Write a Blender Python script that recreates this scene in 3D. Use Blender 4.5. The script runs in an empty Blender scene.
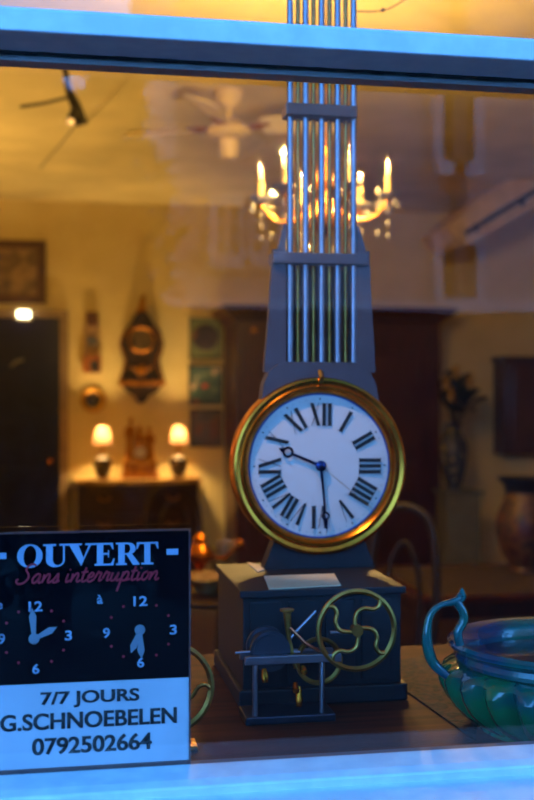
import bpy, bmesh, math, random
from mathutils import Vector, Matrix

random.seed(7)
SC = bpy.context.scene
C = SC.collection
PI = math.pi

# ------------------------------------------------------------------ camera
F = 1111.0                     # focal length in pixels of the 534x800 frame
A = math.radians(10.3)         # heading to the right of the window's normal
EYE = 1.6
SA, CA = math.sin(A), math.cos(A)
cam_d = bpy.data.cameras.new('camera')
cam = bpy.data.objects.new('camera', cam_d)
C.objects.link(cam)
cam.location = (0, 0, EYE)
cam.rotation_euler = (PI / 2, 0, -A)
cam_d.sensor_fit = 'VERTICAL'
cam_d.sensor_height = 36.0
cam_d.sensor_width = 24.0
cam_d.lens = F * 36.0 / 800.0
cam_d.shift_y = 1.0 / 800
cam_d.clip_start = 0.05
cam_d.clip_end = 200
cam_d.dof.use_dof = True
cam_d.dof.focus_distance = 1.5
cam_d.dof.aperture_fstop = 4.0
SC.camera = cam

# ------------------------------------------------------------------ world, exposure
world = bpy.data.worlds.new('dusk_sky')
SC.world = world
world.use_nodes = True
wn, wl = world.node_tree.nodes, world.node_tree.links
wn.clear()
w_out = wn.new('ShaderNodeOutputWorld')
w_bg = wn.new('ShaderNodeBackground')
w_tc = wn.new('ShaderNodeTexCoord')
w_sep = wn.new('ShaderNodeSeparateXYZ')
w_ramp = wn.new('ShaderNodeValToRGB')
w_ramp.color_ramp.elements[0].position = 0.0
w_ramp.color_ramp.elements[0].color = (0.55, 2.2, 6.0, 1)
w_ramp.color_ramp.elements[1].position = 0.62
w_ramp.color_ramp.elements[1].color = (0.012, 0.26, 0.7, 1)
_e = w_ramp.color_ramp.elements.new(0.36)
_e.color = (0.50, 2.1, 5.6, 1)
wl.new(w_tc.outputs['Generated'], w_sep.inputs[0])
wl.new(w_sep.outputs['Z'], w_ramp.inputs[0])
wl.new(w_ramp.outputs[0], w_bg.inputs['Color'])
w_bg.inputs['Strength'].default_value = 1.5
wl.new(w_bg.outputs[0], w_out.inputs['Surface'])
WARM = (1.0, 0.60, 0.17)
P_CHANDELIER, P_TABLE_LAMP, P_SPOT, P_STREET = 150.0, 52.0, 75.0, 700.0

vs = SC.view_settings
vs.view_transform = 'Standard'
vs.look = 'None'
vs.exposure = 0.0
vs.gamma = 1.0
vs.use_curve_mapping = False
SC.cycles.use_denoising = True
SC.cycles.max_bounces = 10
SC.cycles.transparent_max_bounces = 16
SC.cycles.sample_clamp_indirect = 6.0
SC.cycles.caustics_reflective = False
SC.cycles.caustics_refractive = False


# ------------------------------------------------------------------ helpers
def P(px, py, Y):
    """world point at depth Y on the photograph's line of sight px, py"""
    u, v = (px - 267) / F, (401 - py) / F
    dx, dy = u * CA + SA, -u * SA + CA
    t = Y / dy
    return Vector((dx * t, Y, EYE + v * t))


def PX(px, Y):
    return P(px, 401, Y).x


def PZ(py, Y, px):
    return P(px, py, Y).z


GLASS_Y = 1.30


def mirrored(px, py, Yv):
    """a point across the street that the window's glass shows at px, py"""
    p = P(px, py, Yv)
    return Vector((p.x, 2 * GLASS_Y - p.y, p.z))


def lin(c):
    return tuple(((v / 255) / 12.92 if v / 255 <= 0.04045 else ((v / 255 + 0.055) / 1.055) ** 2.4) for v in c)


MATS = {}


def mat(name, c, rough=0.6, metal=0.0, c2=None, scale=8.0, stretch=(1, 1, 1), bump=0.0, coat=0.0, spec=0.5, detail=3.0, lo=0.35, hi=0.65):
    if name in MATS:
        return MATS[name]
    m = bpy.data.materials.new(name)
    m.use_nodes = True
    n, l = m.node_tree.nodes, m.node_tree.links
    b = n['Principled BSDF']
    c = lin(c)
    c2 = lin(c2) if c2 else tuple(v * 0.8 for v in c)
    tc = n.new('ShaderNodeTexCoord')
    mp = n.new('ShaderNodeMapping')
    mp.inputs['Scale'].default_value = stretch
    nz = n.new('ShaderNodeTexNoise')
    nz.inputs['Scale'].default_value = scale
    nz.inputs['Detail'].default_value = detail
    rp = n.new('ShaderNodeValToRGB')
    rp.color_ramp.elements[0].position = lo
    rp.color_ramp.elements[1].position = hi
    rp.color_ramp.elements[0].color = (*c, 1)
    rp.color_ramp.elements[1].color = (*c2, 1)
    l.new(tc.outputs['Object'], mp.inputs[0])
    l.new(mp.outputs[0], nz.inputs['Vector'])
    l.new(nz.outputs['Fac'], rp.inputs[0])
    l.new(rp.outputs[0], b.inputs['Base Color'])
    b.inputs['Roughness'].default_value = rough
    b.inputs['Metallic'].default_value = metal
    b.inputs['Coat Weight'].default_value = coat
    b.inputs['Specular IOR Level'].default_value = spec
    if bump:
        bp = n.new('ShaderNodeBump')
        bp.inputs['Strength'].default_value = bump
        bp.inputs['Distance'].default_value = 0.01
        l.new(nz.outputs['Fac'], bp.inputs['Height'])
        l.new(bp.outputs[0], b.inputs['Normal'])
    MATS[name] = m
    return m


def palette_mat(name, cols, scale=6.0, rough=0.5):
    """blotches of several colours: a painted picture or a decorated glaze"""
    m = mat(name, cols[0], rough=rough, scale=scale, detail=1.5)
    r = [x for x in m.node_tree.nodes if x.type == 'VALTORGB'][0].color_ramp
    r.interpolation = 'EASE'
    while len(r.elements) < len(cols):
        r.elements.new(0.5)
    for i, c in enumerate(cols):
        r.elements[i].position = 0.32 + 0.36 * i / (len(cols) - 1)
        r.elements[i].color = (*lin(c), 1)
    return m


def light_mat(name, c, strength):
    m = bpy.data.materials.new(name)
    m.use_nodes = True
    b = m.node_tree.nodes['Principled BSDF']
    b.inputs['Base Color'].default_value = (*c, 1)
    b.inputs['Emission Color'].default_value = (*c, 1)
    b.inputs['Emission Strength'].default_value = strength
    return m


def glass_mat(name, tint=(1, 1, 1), ior=1.5):
    """clear pane: what it mirrors and lets through follows the angle of view"""
    m = bpy.data.materials.new(name)
    m.use_nodes = True
    n, l = m.node_tree.nodes, m.node_tree.links
    n.clear()
    o = n.new('ShaderNodeOutputMaterial')
    mx = n.new('ShaderNodeMixShader')
    t = n.new('ShaderNodeBsdfTransparent')
    g = n.new('ShaderNodeBsdfGlossy')
    f = n.new('ShaderNodeFresnel')
    ge = n.new('ShaderNodeNewGeometry')
    mr = n.new('ShaderNodeMapRange')
    mr.inputs['To Min'].default_value = ior
    mr.inputs['To Max'].default_value = 1.0 / ior
    t.inputs[0].default_value = (*tint, 1)
    g.inputs['Roughness'].default_value = 0.0
    l.new(ge.outputs['Backfacing'], mr.inputs['Value'])
    l.new(mr.outputs[0], f.inputs['IOR'])
    l.new(f.outputs[0], mx.inputs[0])
    l.new(t.outputs[0], mx.inputs[1])
    l.new(g.outputs[0], mx.inputs[2])
    l.new(mx.outputs[0], o.inputs['Surface'])
    return m


class MB:
    """collects shapes and links them as ONE mesh object"""

    def __init__(self):
        self.bm = bmesh.new()

    def box(self, x0, y0, z0, x1, y1, z1, bevel=0.0, rot=None):
        cx, cy, cz = (x0 + x1) / 2, (y0 + y1) / 2, (z0 + z1) / 2
        mt = Matrix.Translation((cx, cy, cz)) @ (rot.to_4x4() if rot else Matrix.Identity(4)) @ Matrix.Diagonal((abs(x1 - x0), abs(y1 - y0), abs(z1 - z0), 1))
        r = bmesh.ops.create_cube(self.bm, size=1, matrix=mt)
        if bevel > 0:
            ed = list({e for v in r['verts'] for e in v.link_edges})
            bmesh.ops.bevel(self.bm, geom=ed, offset=bevel, segments=2, affect='EDGES', profile=0.5)
        return self

    def tube(self, pts, rad, n=10, closed=False):
        pts = [Vector(p) for p in pts]
        k = len(pts)
        rad = rad if isinstance(rad, (list, tuple)) else [rad] * k
        rings = []
        up = None
        for i, p in enumerate(pts):
            a = pts[(i - 1) % k] if (closed or i > 0) else p
            b = pts[(i + 1) % k] if (closed or i < k - 1) else p
            d = (b - a)
            d = d.normalized() if d.length > 1e-9 else Vector((0, 0, 1))
            if up is None:
                up = Vector((0, 0, 1)) if abs(d.z) < 0.9 else Vector((1, 0, 0))
            s = d.cross(up)
            if s.length < 1e-6:
                s = d.cross(Vector((0, 1, 0)))
            s.normalize()
            up = s.cross(d).normalized()
            rings.append([self.bm.verts.new(p + (s * math.cos(2 * PI * j / n) + up * math.sin(2 * PI * j / n)) * rad[i]) for j in range(n)])
        m = k if closed else k - 1
        for i in range(m):
            q, r = rings[i], rings[(i + 1) % k]
            for j in range(n):
                self.bm.faces.new((q[j], q[(j + 1) % n], r[(j + 1) % n], r[j]))
        if not closed:
            self.bm.faces.new(rings[0][::-1])
            self.bm.faces.new(rings[-1])
        return self

    def lathe(self, prof, loc=(0, 0, 0), n=32, axis='z', fn=None):
        """prof: (radius, height) pairs; axis z stands up, axis y faces the window"""
        rings = []
        loc = Vector(loc)
        for (r, h) in prof:
            ring = []
            for j in range(n):
                t = 2 * PI * j / n
                rr = r * (fn(t, h) if fn else 1.0)
                v = Vector((rr * math.cos(t), rr * math.sin(t), h)) if axis == 'z' else Vector((rr * math.cos(t), -h, rr * math.sin(t)))
                ring.append(self.bm.verts.new(loc + v))
            rings.append(ring)
        for q, r in zip(rings, rings[1:]):
            for j in range(n):
                self.bm.faces.new((q[j], q[(j + 1) % n], r[(j + 1) % n], r[j]))
        ring_shaped = tuple(prof[0]) == tuple(prof[-1])
        if prof[0][0] > 1e-5 and not ring_shaped:
            self.bm.faces.new(rings[0][::-1])
        if prof[-1][0] > 1e-5 and not ring_shaped:
            self.bm.faces.new(rings[-1])
        return self

    def prism(self, pts, y0, y1):
        """outline in x, z given a thickness from y0 to y1"""
        a = [self.bm.verts.new((p[0], y0, p[1])) for p in pts]
        b = [self.bm.verts.new((p[0], y1, p[1])) for p in pts]
        self.bm.faces.new(a)
        self.bm.faces.new(b[::-1])
        k = len(pts)
        for i in range(k):
            self.bm.faces.new((a[i], b[i], b[(i + 1) % k], a[(i + 1) % k]))
        return self

    def slab(self, pts, z0, z1):
        """outline in x, y given a thickness from z0 to z1"""
        a = [self.bm.verts.new((p[0], p[1], z0)) for p in pts]
        b = [self.bm.verts.new((p[0], p[1], z1)) for p in pts]
        self.bm.faces.new(a[::-1])
        self.bm.faces.new(b)
        k = len(pts)
        for i in range(k):
            self.bm.faces.new((a[i], a[(i + 1) % k], b[(i + 1) % k], b[i]))
        return self

    def ball(self, loc, r, sx=1, sy=1, sz=1, n=14, rot=None):
        mt = Matrix.Translation(loc) @ (rot.to_4x4() if rot else Matrix.Identity(4)) @ Matrix.Diagonal((sx, sy, sz, 1))
        bmesh.ops.create_uvsphere(self.bm, u_segments=n, v_segments=max(6, n // 2), radius=r, matrix=mt)
        return self

    def ribbon(self, pts, w, y0, y1):
        """a brush stroke of width w along points in x, z"""
        pts = [Vector((p[0], 0, p[1])) for p in pts]
        L, R = [], []
        for i, p in enumerate(pts):
            d = (pts[min(i + 1, len(pts) - 1)] - pts[max(i - 1, 0)])
            d = d.normalized() if d.length > 1e-9 else Vector((1, 0, 0))
            s = Vector((-d.z, 0, d.x)) * (w[i] if isinstance(w, list) else w) / 2
            L.append(p + s)
            R.append(p - s)
        for i in range(len(pts) - 1):
            q = [L[i], L[i + 1], R[i + 1], R[i]]
            self.prism([(v.x, v.z) for v in q], y0, y1)
        return self

    def leaf(self, base, tip, w, sag=0.0, n=6):
        base, tip = Vector(base), Vector(tip)
        d = tip - base
        s = d.cross(Vector((0, 0, 1)))
        if s.length < 1e-6:
            s = Vector((1, 0, 0))
        s.normalize()
        L, M_, R = [], [], []
        for i in range(n + 1):
            t = i / n
            p = base + d * t + Vector((0, 0, sag * math.sin(PI * t)))
            k = math.sin(PI * (0.06 + 0.94 * t)) ** 0.8 * w / 2 if i < n else 0.0005
            L.append(self.bm.verts.new(p + s * k))
            M_.append(self.bm.verts.new(p - Vector((0, 0, k * 0.35))))
            R.append(self.bm.verts.new(p - s * k))
        for i in range(n):
            self.bm.faces.new((L[i], L[i + 1], M_[i + 1], M_[i]))
            self.bm.faces.new((M_[i], M_[i + 1], R[i + 1], R[i]))
        return self

    def build(self, name, m, parent=None, smooth=True, loc=None):
        """world coordinates unless loc is the thing's base; parts keep their place under the parent"""
        bmesh.ops.recalc_face_normals(self.bm, faces=self.bm.faces[:])
        me = bpy.data.meshes.new(name)
        org = Vector(loc) if loc is not None else None
        if parent is not None:
            org = world_of(parent)
        if org is not None:
            bmesh.ops.translate(self.bm, verts=self.bm.verts[:], vec=-org)
        if smooth:
            for f in self.bm.faces:
                f.smooth = True
            for e in self.bm.edges:
                if len(e.link_faces) == 2 and e.calc_face_angle(0) > 0.62:
                    e.smooth = False
        self.bm.to_mesh(me)
        self.bm.free()
        me.materials.append(m)
        o = bpy.data.objects.new(name, me)
        C.objects.link(o)
        if parent is not None:
            o.parent = parent
        elif org is not None:
            o.location = org
        return o


def world_of(o):
    v = Vector((0, 0, 0))
    while o is not None:
        v += o.location
        o = o.parent
    return v


def tag(o, label, cat, group=None, kind=None):
    o['label'] = label
    o['category'] = cat
    if group:
        o['group'] = group
    if kind:
        o['kind'] = kind
    return o


def thing(name, loc, label, cat, group=None):
    o = bpy.data.objects.new(name, None)
    o.empty_display_size = 0.05
    C.objects.link(o)
    o.location = loc
    return tag(o, label, cat, group)


def struct(name, mb, m, parent=None):
    o = mb.build(name, m, parent, smooth=False)
    if parent is None:
        o['kind'] = 'structure'
    return o


def copy_tree(o, parent=None):
    c = o.copy()
    C.objects.link(c)
    if parent is not None:
        c.parent = parent
    for ch in list(o.children):
        copy_tree(ch, c)
    return c


def lamp(name, loc, power, color=WARM, radius=0.02, parent=None):
    d = bpy.data.lights.new(name, 'POINT')
    d.energy = power
    d.color = color
    d.shadow_soft_size = radius
    o = bpy.data.objects.new(name, d)
    C.objects.link(o)
    o.location = Vector(loc) - (world_of(parent) if parent else Vector((0, 0, 0)))
    if parent:
        o.parent = parent
    return o


def smooth_path(pts, n=6, closed=False):
    pts = [Vector(p) for p in pts]
    k = len(pts)
    out = []
    for i in range(k if closed else k - 1):
        p0 = pts[(i - 1) % k] if (closed or i > 0) else pts[i]
        p1, p2 = pts[i], pts[(i + 1) % k]
        p3 = pts[(i + 2) % k] if (closed or i + 2 < k) else p2
        for j in range(n):
            t = j / n
            out.append(0.5 * ((2 * p1) + (-p0 + p2) * t + (2 * p0 - 5 * p1 + 4 * p2 - p3) * t * t + (-p0 + 3 * p1 - 3 * p2 + p3) * t ** 3))
    if not closed:
        out.append(pts[-1])
    return out


def text_mesh(body, x0, z0, x1, z1, y, offset=0.0, depth=0.0006):
    """plain lettering fitted to a rectangle on a plane facing the street"""
    cu = bpy.data.curves.new('lettering', 'FONT')
    cu.body = body
    cu.offset = offset
    ob = bpy.data.objects.new('lettering', cu)
    C.objects.link(ob)
    dg = bpy.context.evaluated_depsgraph_get()
    me = bpy.data.meshes.new_from_object(ob.evaluated_get(dg))
    bpy.data.objects.remove(ob)
    xs = [v.co.x for v in me.vertices]
    ys = [v.co.y for v in me.vertices]
    kx, kz = (x1 - x0) / (max(xs) - min(xs)), (z1 - z0) / (max(ys) - min(ys))
    mb = MB()
    mb.bm.from_mesh(me)
    for v in mb.bm.verts:
        v.co = Vector((x0 + (v.co.x - min(xs)) * kx, y, z0 + (v.co.y - min(ys)) * kz))
    r = bmesh.ops.extrude_face_region(mb.bm, geom=mb.bm.faces[:])
    bmesh.ops.translate(mb.bm, vec=(0, depth, 0), verts=[g for g in r['geom'] if isinstance(g, bmesh.types.BMVert)])
    bpy.data.meshes.remove(me)
    return mb


# ------------------------------------------------------------------ materials
M_PAINT = mat('white_window_paint', (222, 226, 230), 0.45, c2=(205, 212, 220), scale=30, bump=0.05)
M_PUTTY = mat('dark_putty', (34, 32, 34), 0.8)
M_BEAD = mat('inner_bead_paint', (236, 222, 214), 0.6)
M_GLASS = glass_mat('window_glass')
M_WALL = mat('cream_wall', (212, 194, 138), 0.85, c2=(204, 184, 128), scale=3, bump=0.03)
M_CEIL = mat('cream_ceiling', (222, 204, 144), 0.85, scale=2)
M_FLOOR = mat('dark_floorboards', (60, 34, 20), 0.5, c2=(44, 24, 14), scale=5, stretch=(8, 0.6, 1))
M_MAHOGANY = mat('mahogany', (70, 26, 18), 0.35, c2=(48, 17, 12), scale=6, stretch=(5, 5, 0.6), coat=0.2)
M_DARKWOOD = mat('dark_walnut', (56, 30, 18), 0.35, c2=(36, 19, 12), scale=6, stretch=(1, 5, 5), coat=0.2)
M_DECK = mat('brown_display_wood', (104, 46, 24), 0.7, spec=.2, c2=(70, 30, 16), scale=5, stretch=(0.7, 9, 9))
M_BRASS = mat('polished_brass', (220, 134, 40), 0.24, 1.0, c2=(186, 108, 32), scale=20)
M_AGEDBRASS = mat('aged_brass', (190, 146, 72), 0.38, 1.0, c2=(150, 110, 52), scale=25)
M_STEEL = mat('bright_steel', (150, 152, 162), 0.40, 1.0, scale=20)
M_PLATE = mat('grey_metal_plate', (78, 76, 84), 0.5, 0.4, scale=15)
M_GILT = mat('gilt', (176, 116, 40), 0.4, 0.8, c2=(120, 74, 26), scale=30)
M_BLACK = mat('black_enamel', (18, 16, 18), 0.35)
M_ENAMEL = mat('white_enamel_dial', (206, 196, 190), 0.3, c2=(200, 190, 184), scale=4)
M_INK = mat('black_numeral_ink', (22, 22, 26), 0.5)
M_BLUESTEEL = mat('blued_steel', (38, 50, 92), 0.25, 0.9)
M_CREAM = mat('cream_plastic', (226, 206, 164), 0.45)
M_NAVY = mat('navy_door_paint', (8, 12, 52), 0.3)
M_BASE = mat('blue_grey_painted_wood', (18, 18, 28), 0.55, c2=(14, 14, 22), scale=10, stretch=(6, 6, 0.5))
M_PAPER = mat('cream_card', (226, 200, 160), 0.8)


# ------------------------------------------------------------------ the room
RX0, RX1, RY1, RZ = -2.2, 5.6, 10.3, 3.42
struct('floor', MB().box(RX0 - .1, 1.34, -0.1, RX1 + .1, RY1 + .2, 0), M_FLOOR)
struct('ceiling', MB().box(RX0 - .1, 1.34, RZ, RX1 + .1, RY1 + .2, RZ + .1), M_CEIL)
struct('wall_back', MB().box(RX0 - .1, RY1, 0, RX1 + .1, RY1 + .15, RZ), M_WALL)
struct('wall_left', MB().box(RX0 - .15, 1.34, 0, RX0, RY1, RZ), M_WALL)
struct('wall_right', MB().box(RX1, 1.34, 0, RX1 + .15, RY1, RZ), M_WALL)
WX0, WX1, WZ0, WZ1 = -0.75, 1.45, 1.10, 2.95
M_STONE = mat('grey_render', (150, 146, 140), 0.9, scale=6)
struct('wall_front', MB().box(-8, 1.19, -0.12, WX0, 1.34, 8).box(WX1, 1.19, -0.12, 9, 1.34, 8)
       .box(WX0, 1.19, -0.12, WX1, 1.34, WZ0).box(WX0, 1.19, WZ1, WX1, 1.34, 8), M_STONE)

# window: transom bar, sill rail, jambs, two panes
win = bpy.data.objects.new('window_1', None)
C.objects.link(win)
win['kind'] = 'structure'
TZ = EYE + 0.3975                      # underside of the transom
tb = MB()
# transom: front face, flat underside (profile swept along x)
def sweep_x(mb, prof, x0, x1):
    a = [mb.bm.verts.new((x0, p[0], p[1])) for p in prof]
    b = [mb.bm.verts.new((x1, p[0], p[1])) for p in prof]
    mb.bm.faces.new(a)
    mb.bm.faces.new(b[::-1])
    k = len(prof)
    for i in range(k):
        mb.bm.faces.new((a[i], b[i], b[(i + 1) % k], a[(i + 1) % k]))
    return mb
sweep_x(tb, [(1.222, TZ), (1.2205, TZ + .0012), (1.2205, TZ + .022), (1.224, TZ + .0265), (1.29, TZ + .0285), (1.292, TZ)], WX0, WX1)
tb.build('transom_bar', M_PAINT, win, smooth=False)
pt = MB()
n = 150
for i in range(n):                     # cracked putty line along the underside
    xa, xb = WX0 + (WX1 - WX0) * i / n, WX0 + (WX1 - WX0) * (i + 1) / n
    pt.box(xa, 1.2935 - random.uniform(0.0, .003), TZ - .0012 - random.uniform(0, .0010), xb, 1.2985, TZ + .02)
pt.build('putty_line', M_PUTTY, win, smooth=False)
MB().box(WX0, 1.3035, TZ - .0075, WX1, 1.33, TZ + .03).build('inner_bead', M_BEAD, win, smooth=False)
SZ = EYE - 0.4275                      # top of the sill rail at the glass
LZ = SZ - .0035                        # ledge behind the glass
sr = MB()
sweep_x(sr, [(1.303, SZ), (1.2985, SZ), (1.260, SZ - .003), (1.2465, SZ - .0065), (1.2445, SZ - .009), (1.2485, SZ - .0185), (1.2485, SZ - .06), (1.303, SZ - .06)], WX0, WX1)
sr.build('sill_rail', M_PAINT, win, smooth=False)
MB().box(WX0, 1.303, SZ - .06, WX1, 1.326, LZ).build('inner_ledge', mat('mauve_ledge_paint', (120, 100, 104), .6), win, smooth=False)
sl = MB()
sweep_x(sl, [(1.2485, SZ - .0180), (1.12, SZ - .031), (1.12, SZ - .06), (1.2485, SZ - .06)], WX0 - .05, WX1 + .05)
sl.build('window_sill', M_PAINT, win, smooth=False)
MB().box(WX0, 1.22, SZ - .06, WX0 + .05, 1.335, WZ1).box(WX1 - .05, 1.22, SZ - .06, WX1, 1.335, WZ1).box(WX0, 1.22, WZ1 - .05, WX1, 1.335, WZ1).build('window_frame', M_PAINT, win, smooth=False)
MB().box(WX0 + .05, 1.2985, SZ - .002, WX1 - .05, 1.3025, TZ + .003).build('lower_pane', M_GLASS, win, smooth=False)
MB().box(WX0 + .05, 1.2925, TZ + .0275, WX1 - .05, 1.2965, WZ1 - .05).build('upper_pane', M_GLASS, win, smooth=False)

# door at the back, far left
dY = RY1
dx1 = PX(60, dY)
dz1 = PZ(318, dY, 30)
d = bpy.data.objects.new('door_1', None)
C.objects.link(d)
d['kind'] = 'structure'
dx0 = dx1 - 1.25
MB().box(dx0, dY - .05, 0.0, dx1, dY - .004, dz1).box(dx0 + .15, dY - .06, .2, dx1 - .15, dY - .05, 1.0).box(dx0 + .15, dY - .06, 1.15, dx1 - .15, dY - .05, dz1 - .15).build('door_leaf', M_NAVY, d, smooth=False)
MB().box(dx1, dY - .07, 0, dx1 + .075, dY - .002, dz1).box(dx0 - .075, dY - .07, 0, dx0, dY - .002, dz1).box(dx0 - .075, dY - .07, dz1, dx1 + .075, dY - .002, dz1 + .07).build('door_frame', mat('grey_beige_trim', (140, 116, 88), .6), d, smooth=False)
MB().ball((dx1 - .09, dY - .09, 1.05), .03).tube([(dx1 - .09, dY - .05, 1.05), (dx1 - .09, dY - .09, 1.05)], .01).build('door_handle', M_BRASS, d)

# ------------------------------------------------------------------ across the street (seen mirrored in the pane)
struct('street_ground', MB().box(-40, -30, -0.22, 40, 1.19, -0.12), mat('wet_asphalt', (34, 34, 38), .9))
M_FACADE = mat('pale_facade', (214, 190, 186), .9, scale=2)
M_SHOPDARK = mat('dark_shopfront', (30, 28, 32), .5)
M_DARKPANE = mat('dark_window_pane', (78, 70, 68), .5)
M_WFRAME = mat('white_facade_trim', (235, 232, 230), .7)
YV = 9.6
FY = 2 * GLASS_Y - YV
bx0 = mirrored(150, 200, YV).x
bz0 = mirrored(300, 306, YV).z
bld = thing('opposite_house', (bx0, FY, -0.12), 'pale plastered house across the street, mirrored in the pane', 'house')
MB().box(bx0, FY - 3, bz0, 8.5, FY, 9.5).build('upper_wall', M_FACADE, bld, smooth=False)
MB().box(bx0 + .05, FY - 3, -.12, 8.45, FY - .1, bz0).build('shopfront', M_SHOPDARK, bld, smooth=False)
MB().box(bx0 - .03, FY - .02, bz0, bx0 + .22, FY + .06, 9.5).build('corner_pilaster', M_WFRAME, bld, smooth=False)
MB().box(bx0 - .05, FY - .02, bz0 - .03, 8.5, FY + .10, bz0 + .05).build('string_course', M_WFRAME, bld, smooth=False)


def house_window(pa, pb, pya, pyb, mull=(2, 3)):
    a, b = mirrored(pa, pya, YV), mirrored(pb, pyb, YV)
    x0, x1, z0, z1 = a.x, b.x, b.z, a.z
    fr = MB()
    w = .085
    fr.box(x0 - w, FY, z0 - w, x0, FY + .07, z1 + w).box(x1, FY, z0 - w, x1 + w, FY + .07, z1 + w).box(x0, FY, z1, x1, FY + .07, z1 + w).box(x0 - w, FY, z0 - w - .04, x1 + w, FY + .12, z0)
    for i in range(1, mull[0]):
        x = x0 + (x1 - x0) * i / mull[0]
        fr.box(x - .02, FY, z0, x + .02, FY + .05, z1)
    for i in range(1, mull[1]):
        z = z0 + (z1 - z0) * i / mull[1]
        fr.box(x0, FY, z - .015, x1, FY + .05, z + .015)
    f = fr.build('window', M_WFRAME, bld, smooth=False)
    MB().box(x0, FY + .004, z0, x1, FY + .02, z1).build('pane', M_DARKPANE, f, smooth=False)


house_window(217, 238, 206, 255)
house_window(253, 276, 206, 255)
house_window(441, 472, 70, 165, (1, 1))
house_window(441, 474, 245, 300, (1, 1))
dp = MB()
a = mirrored(456, 30, YV)
dp.box(a.x - .05, FY, bz0 + .1, a.x + .05, FY + .12, 9.2)
dp.build('downpipe', mat('grey_downpipe', (120, 106, 102), .7), bld, smooth=False)

# trees left of the house, the bright sky over them
M_LEAFDARK = mat('dusk_leaves', (22, 26, 18), .8, c2=(14, 17, 12))
M_BARK = mat('bark', (40, 32, 26), .9)


def street_tree(x, y, h, blobs, label):
    t = thing('street_tree', (x, y, -.12), label, 'tree', 'street trees mirrored in the pane')
    MB().tube([(x, y, -.12), (x + .05, y, h * .4), (x - .02, y, h * .75)], [.16, .12, .05]).build('trunk', M_BARK, t)
    m = MB()
    for (bx, by, bz, r) in blobs:
        for k in range(int(900 * r)):
            v = Vector((random.gauss(0, 1), random.gauss(0, 1), random.gauss(0, 1)))
            v = v.normalized() * r * random.random() ** 0.45
            c = Vector((bx, by, bz)) + v
            e = Vector((random.uniform(-1, 1), random.uniform(-1, 1), random.uniform(-1, .4))).normalized() * .2
            m.leaf(c, c + e, .13, n=2)
    f = m.build('foliage', M_LEAFDARK, t, smooth=False)
    f['kind'] = 'stuff'


ty = 2 * GLASS_Y - 8.3
def tp(px, py):
    return mirrored(px, py, 8.3)
blobs1 = []
for (px, py, r) in ((20, 250, .75), (20, 160, .6), (30, 95, .32), (0, 88, .4), (-45, 130, .6), (40, 130, .35), (70, 200, .55), (88, 140, .30), (115, 180, .4), (118, 110, .16), (116, 85, .14), (110, 250, .55), (65, 270, .6), (-40, 220, .7), (64, 118, .2), (20, 340, .8), (-30, 420, .9), (80, 360, .7), (60, 450, .8), (0, 500, .9), (110, 330, .5), (100, 420, .6), (120, 490, .7)):
    p = tp(px, py)
    blobs1.append((p.x, ty, p.z, r))
street_tree(tp(50, 200).x, ty, 4.2, blobs1, 'dark leafy street tree beside the pale house, mirrored in the pane')

# street lamp on this side's wall, unseen, added to light the house opposite
sl_t = thing('added_street_lamp', (2.6, 1.19, 3.6), 'warm wall lantern beside the shop window, added out of view to light the house', 'lamp')
MB().tube([(2.6, 1.18, 3.6), (2.6, .9, 3.75), (2.6, .75, 3.72)], .015).box(2.55, 1.16, 3.5, 2.65, 1.19, 3.7).build('bracket', M_BLACK, sl_t)
MB().lathe([(0, .0), (.07, .02), (.05, .2), (.02, .24), (0, .25)], (2.6, .75, 3.45), 8).build('lantern', light_mat('added_lantern_glow', (1, .72, .5), 4), sl_t, smooth=False)
sd = bpy.data.lights.new('added_street_lamp_light', 'SPOT')
sd.energy, sd.color, sd.spot_size, sd.spot_blend, sd.shadow_soft_size = P_STREET, (1, .62, .52), math.radians(130), .5, .06
so = bpy.data.objects.new('added_street_lamp_light', sd)
C.objects.link(so)
so.parent = sl_t
so.location = Vector((2.6, .58, 3.56)) - sl_t.location
so.rotation_euler = (-PI / 2 - .12, 0, PI)
so.rotation_euler = Vector((0, -1, .12)).to_track_quat('-Z', 'Y').to_euler()

# ------------------------------------------------------------------ display platform and its things
DZ = EYE - 0.485
plat = thing('display_platform', (.35, 1.67, 0), 'brown wooden window display platform under the pedestal and the bowl', 'platform')
MB().box(-.74, 1.342, DZ - .03, 1.44, 2.12, DZ, .004).build('top', M_DECK, plat, smooth=False)
MB().box(-.72, 1.36, 0, 1.42, 2.09, DZ - .03).build('body', M_DARKWOOD, plat, smooth=False)

# opening-hours sign in its clear sleeve against the glass
SY = 1.3065
sx1 = PX(189, SY)
sx0 = PX(-16, SY)
sgn = thing('opening_hours_sign', ((sx0 + sx1) / 2, SY, LZ), 'black and white opening-hours sign standing against the window glass', 'sign')
def sz(py):                    # heights are read off near the middle of the sign
    return PZ(py, SY, 90)
M_SIGNBLACK = mat('sign_black', (5, 6, 12), .6, spec=.03)
M_SIGNWHITE = mat('sign_white', (186, 192, 202), .5)
M_SIGNRED = mat('sign_red', (190, 32, 52), .5)
M_CLEAR = glass_mat('clear_acrylic')
M_SIGNGREY = mat('sign_hand_grey', (128, 138, 150), .35)
z_bot, z_mid, z_top = sz(766), sz(682), sz(533)
MB().box(sx0, SY + .0022, z_mid, sx1, SY + .004, z_top).build('black_panel', M_SIGNBLACK, sgn, smooth=False)
MB().box(sx0, SY + .0022, z_bot, sx1, SY + .004, z_mid - .0002).build('white_panel', M_SIGNWHITE, sgn, smooth=False)
slv = MB().box(sx0 - .003, SY + .004, LZ + .0002, sx1 + .002, SY + .0062, sz(526))
slv.build('clear_holder', M_CLEAR, sgn, smooth=False)
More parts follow.
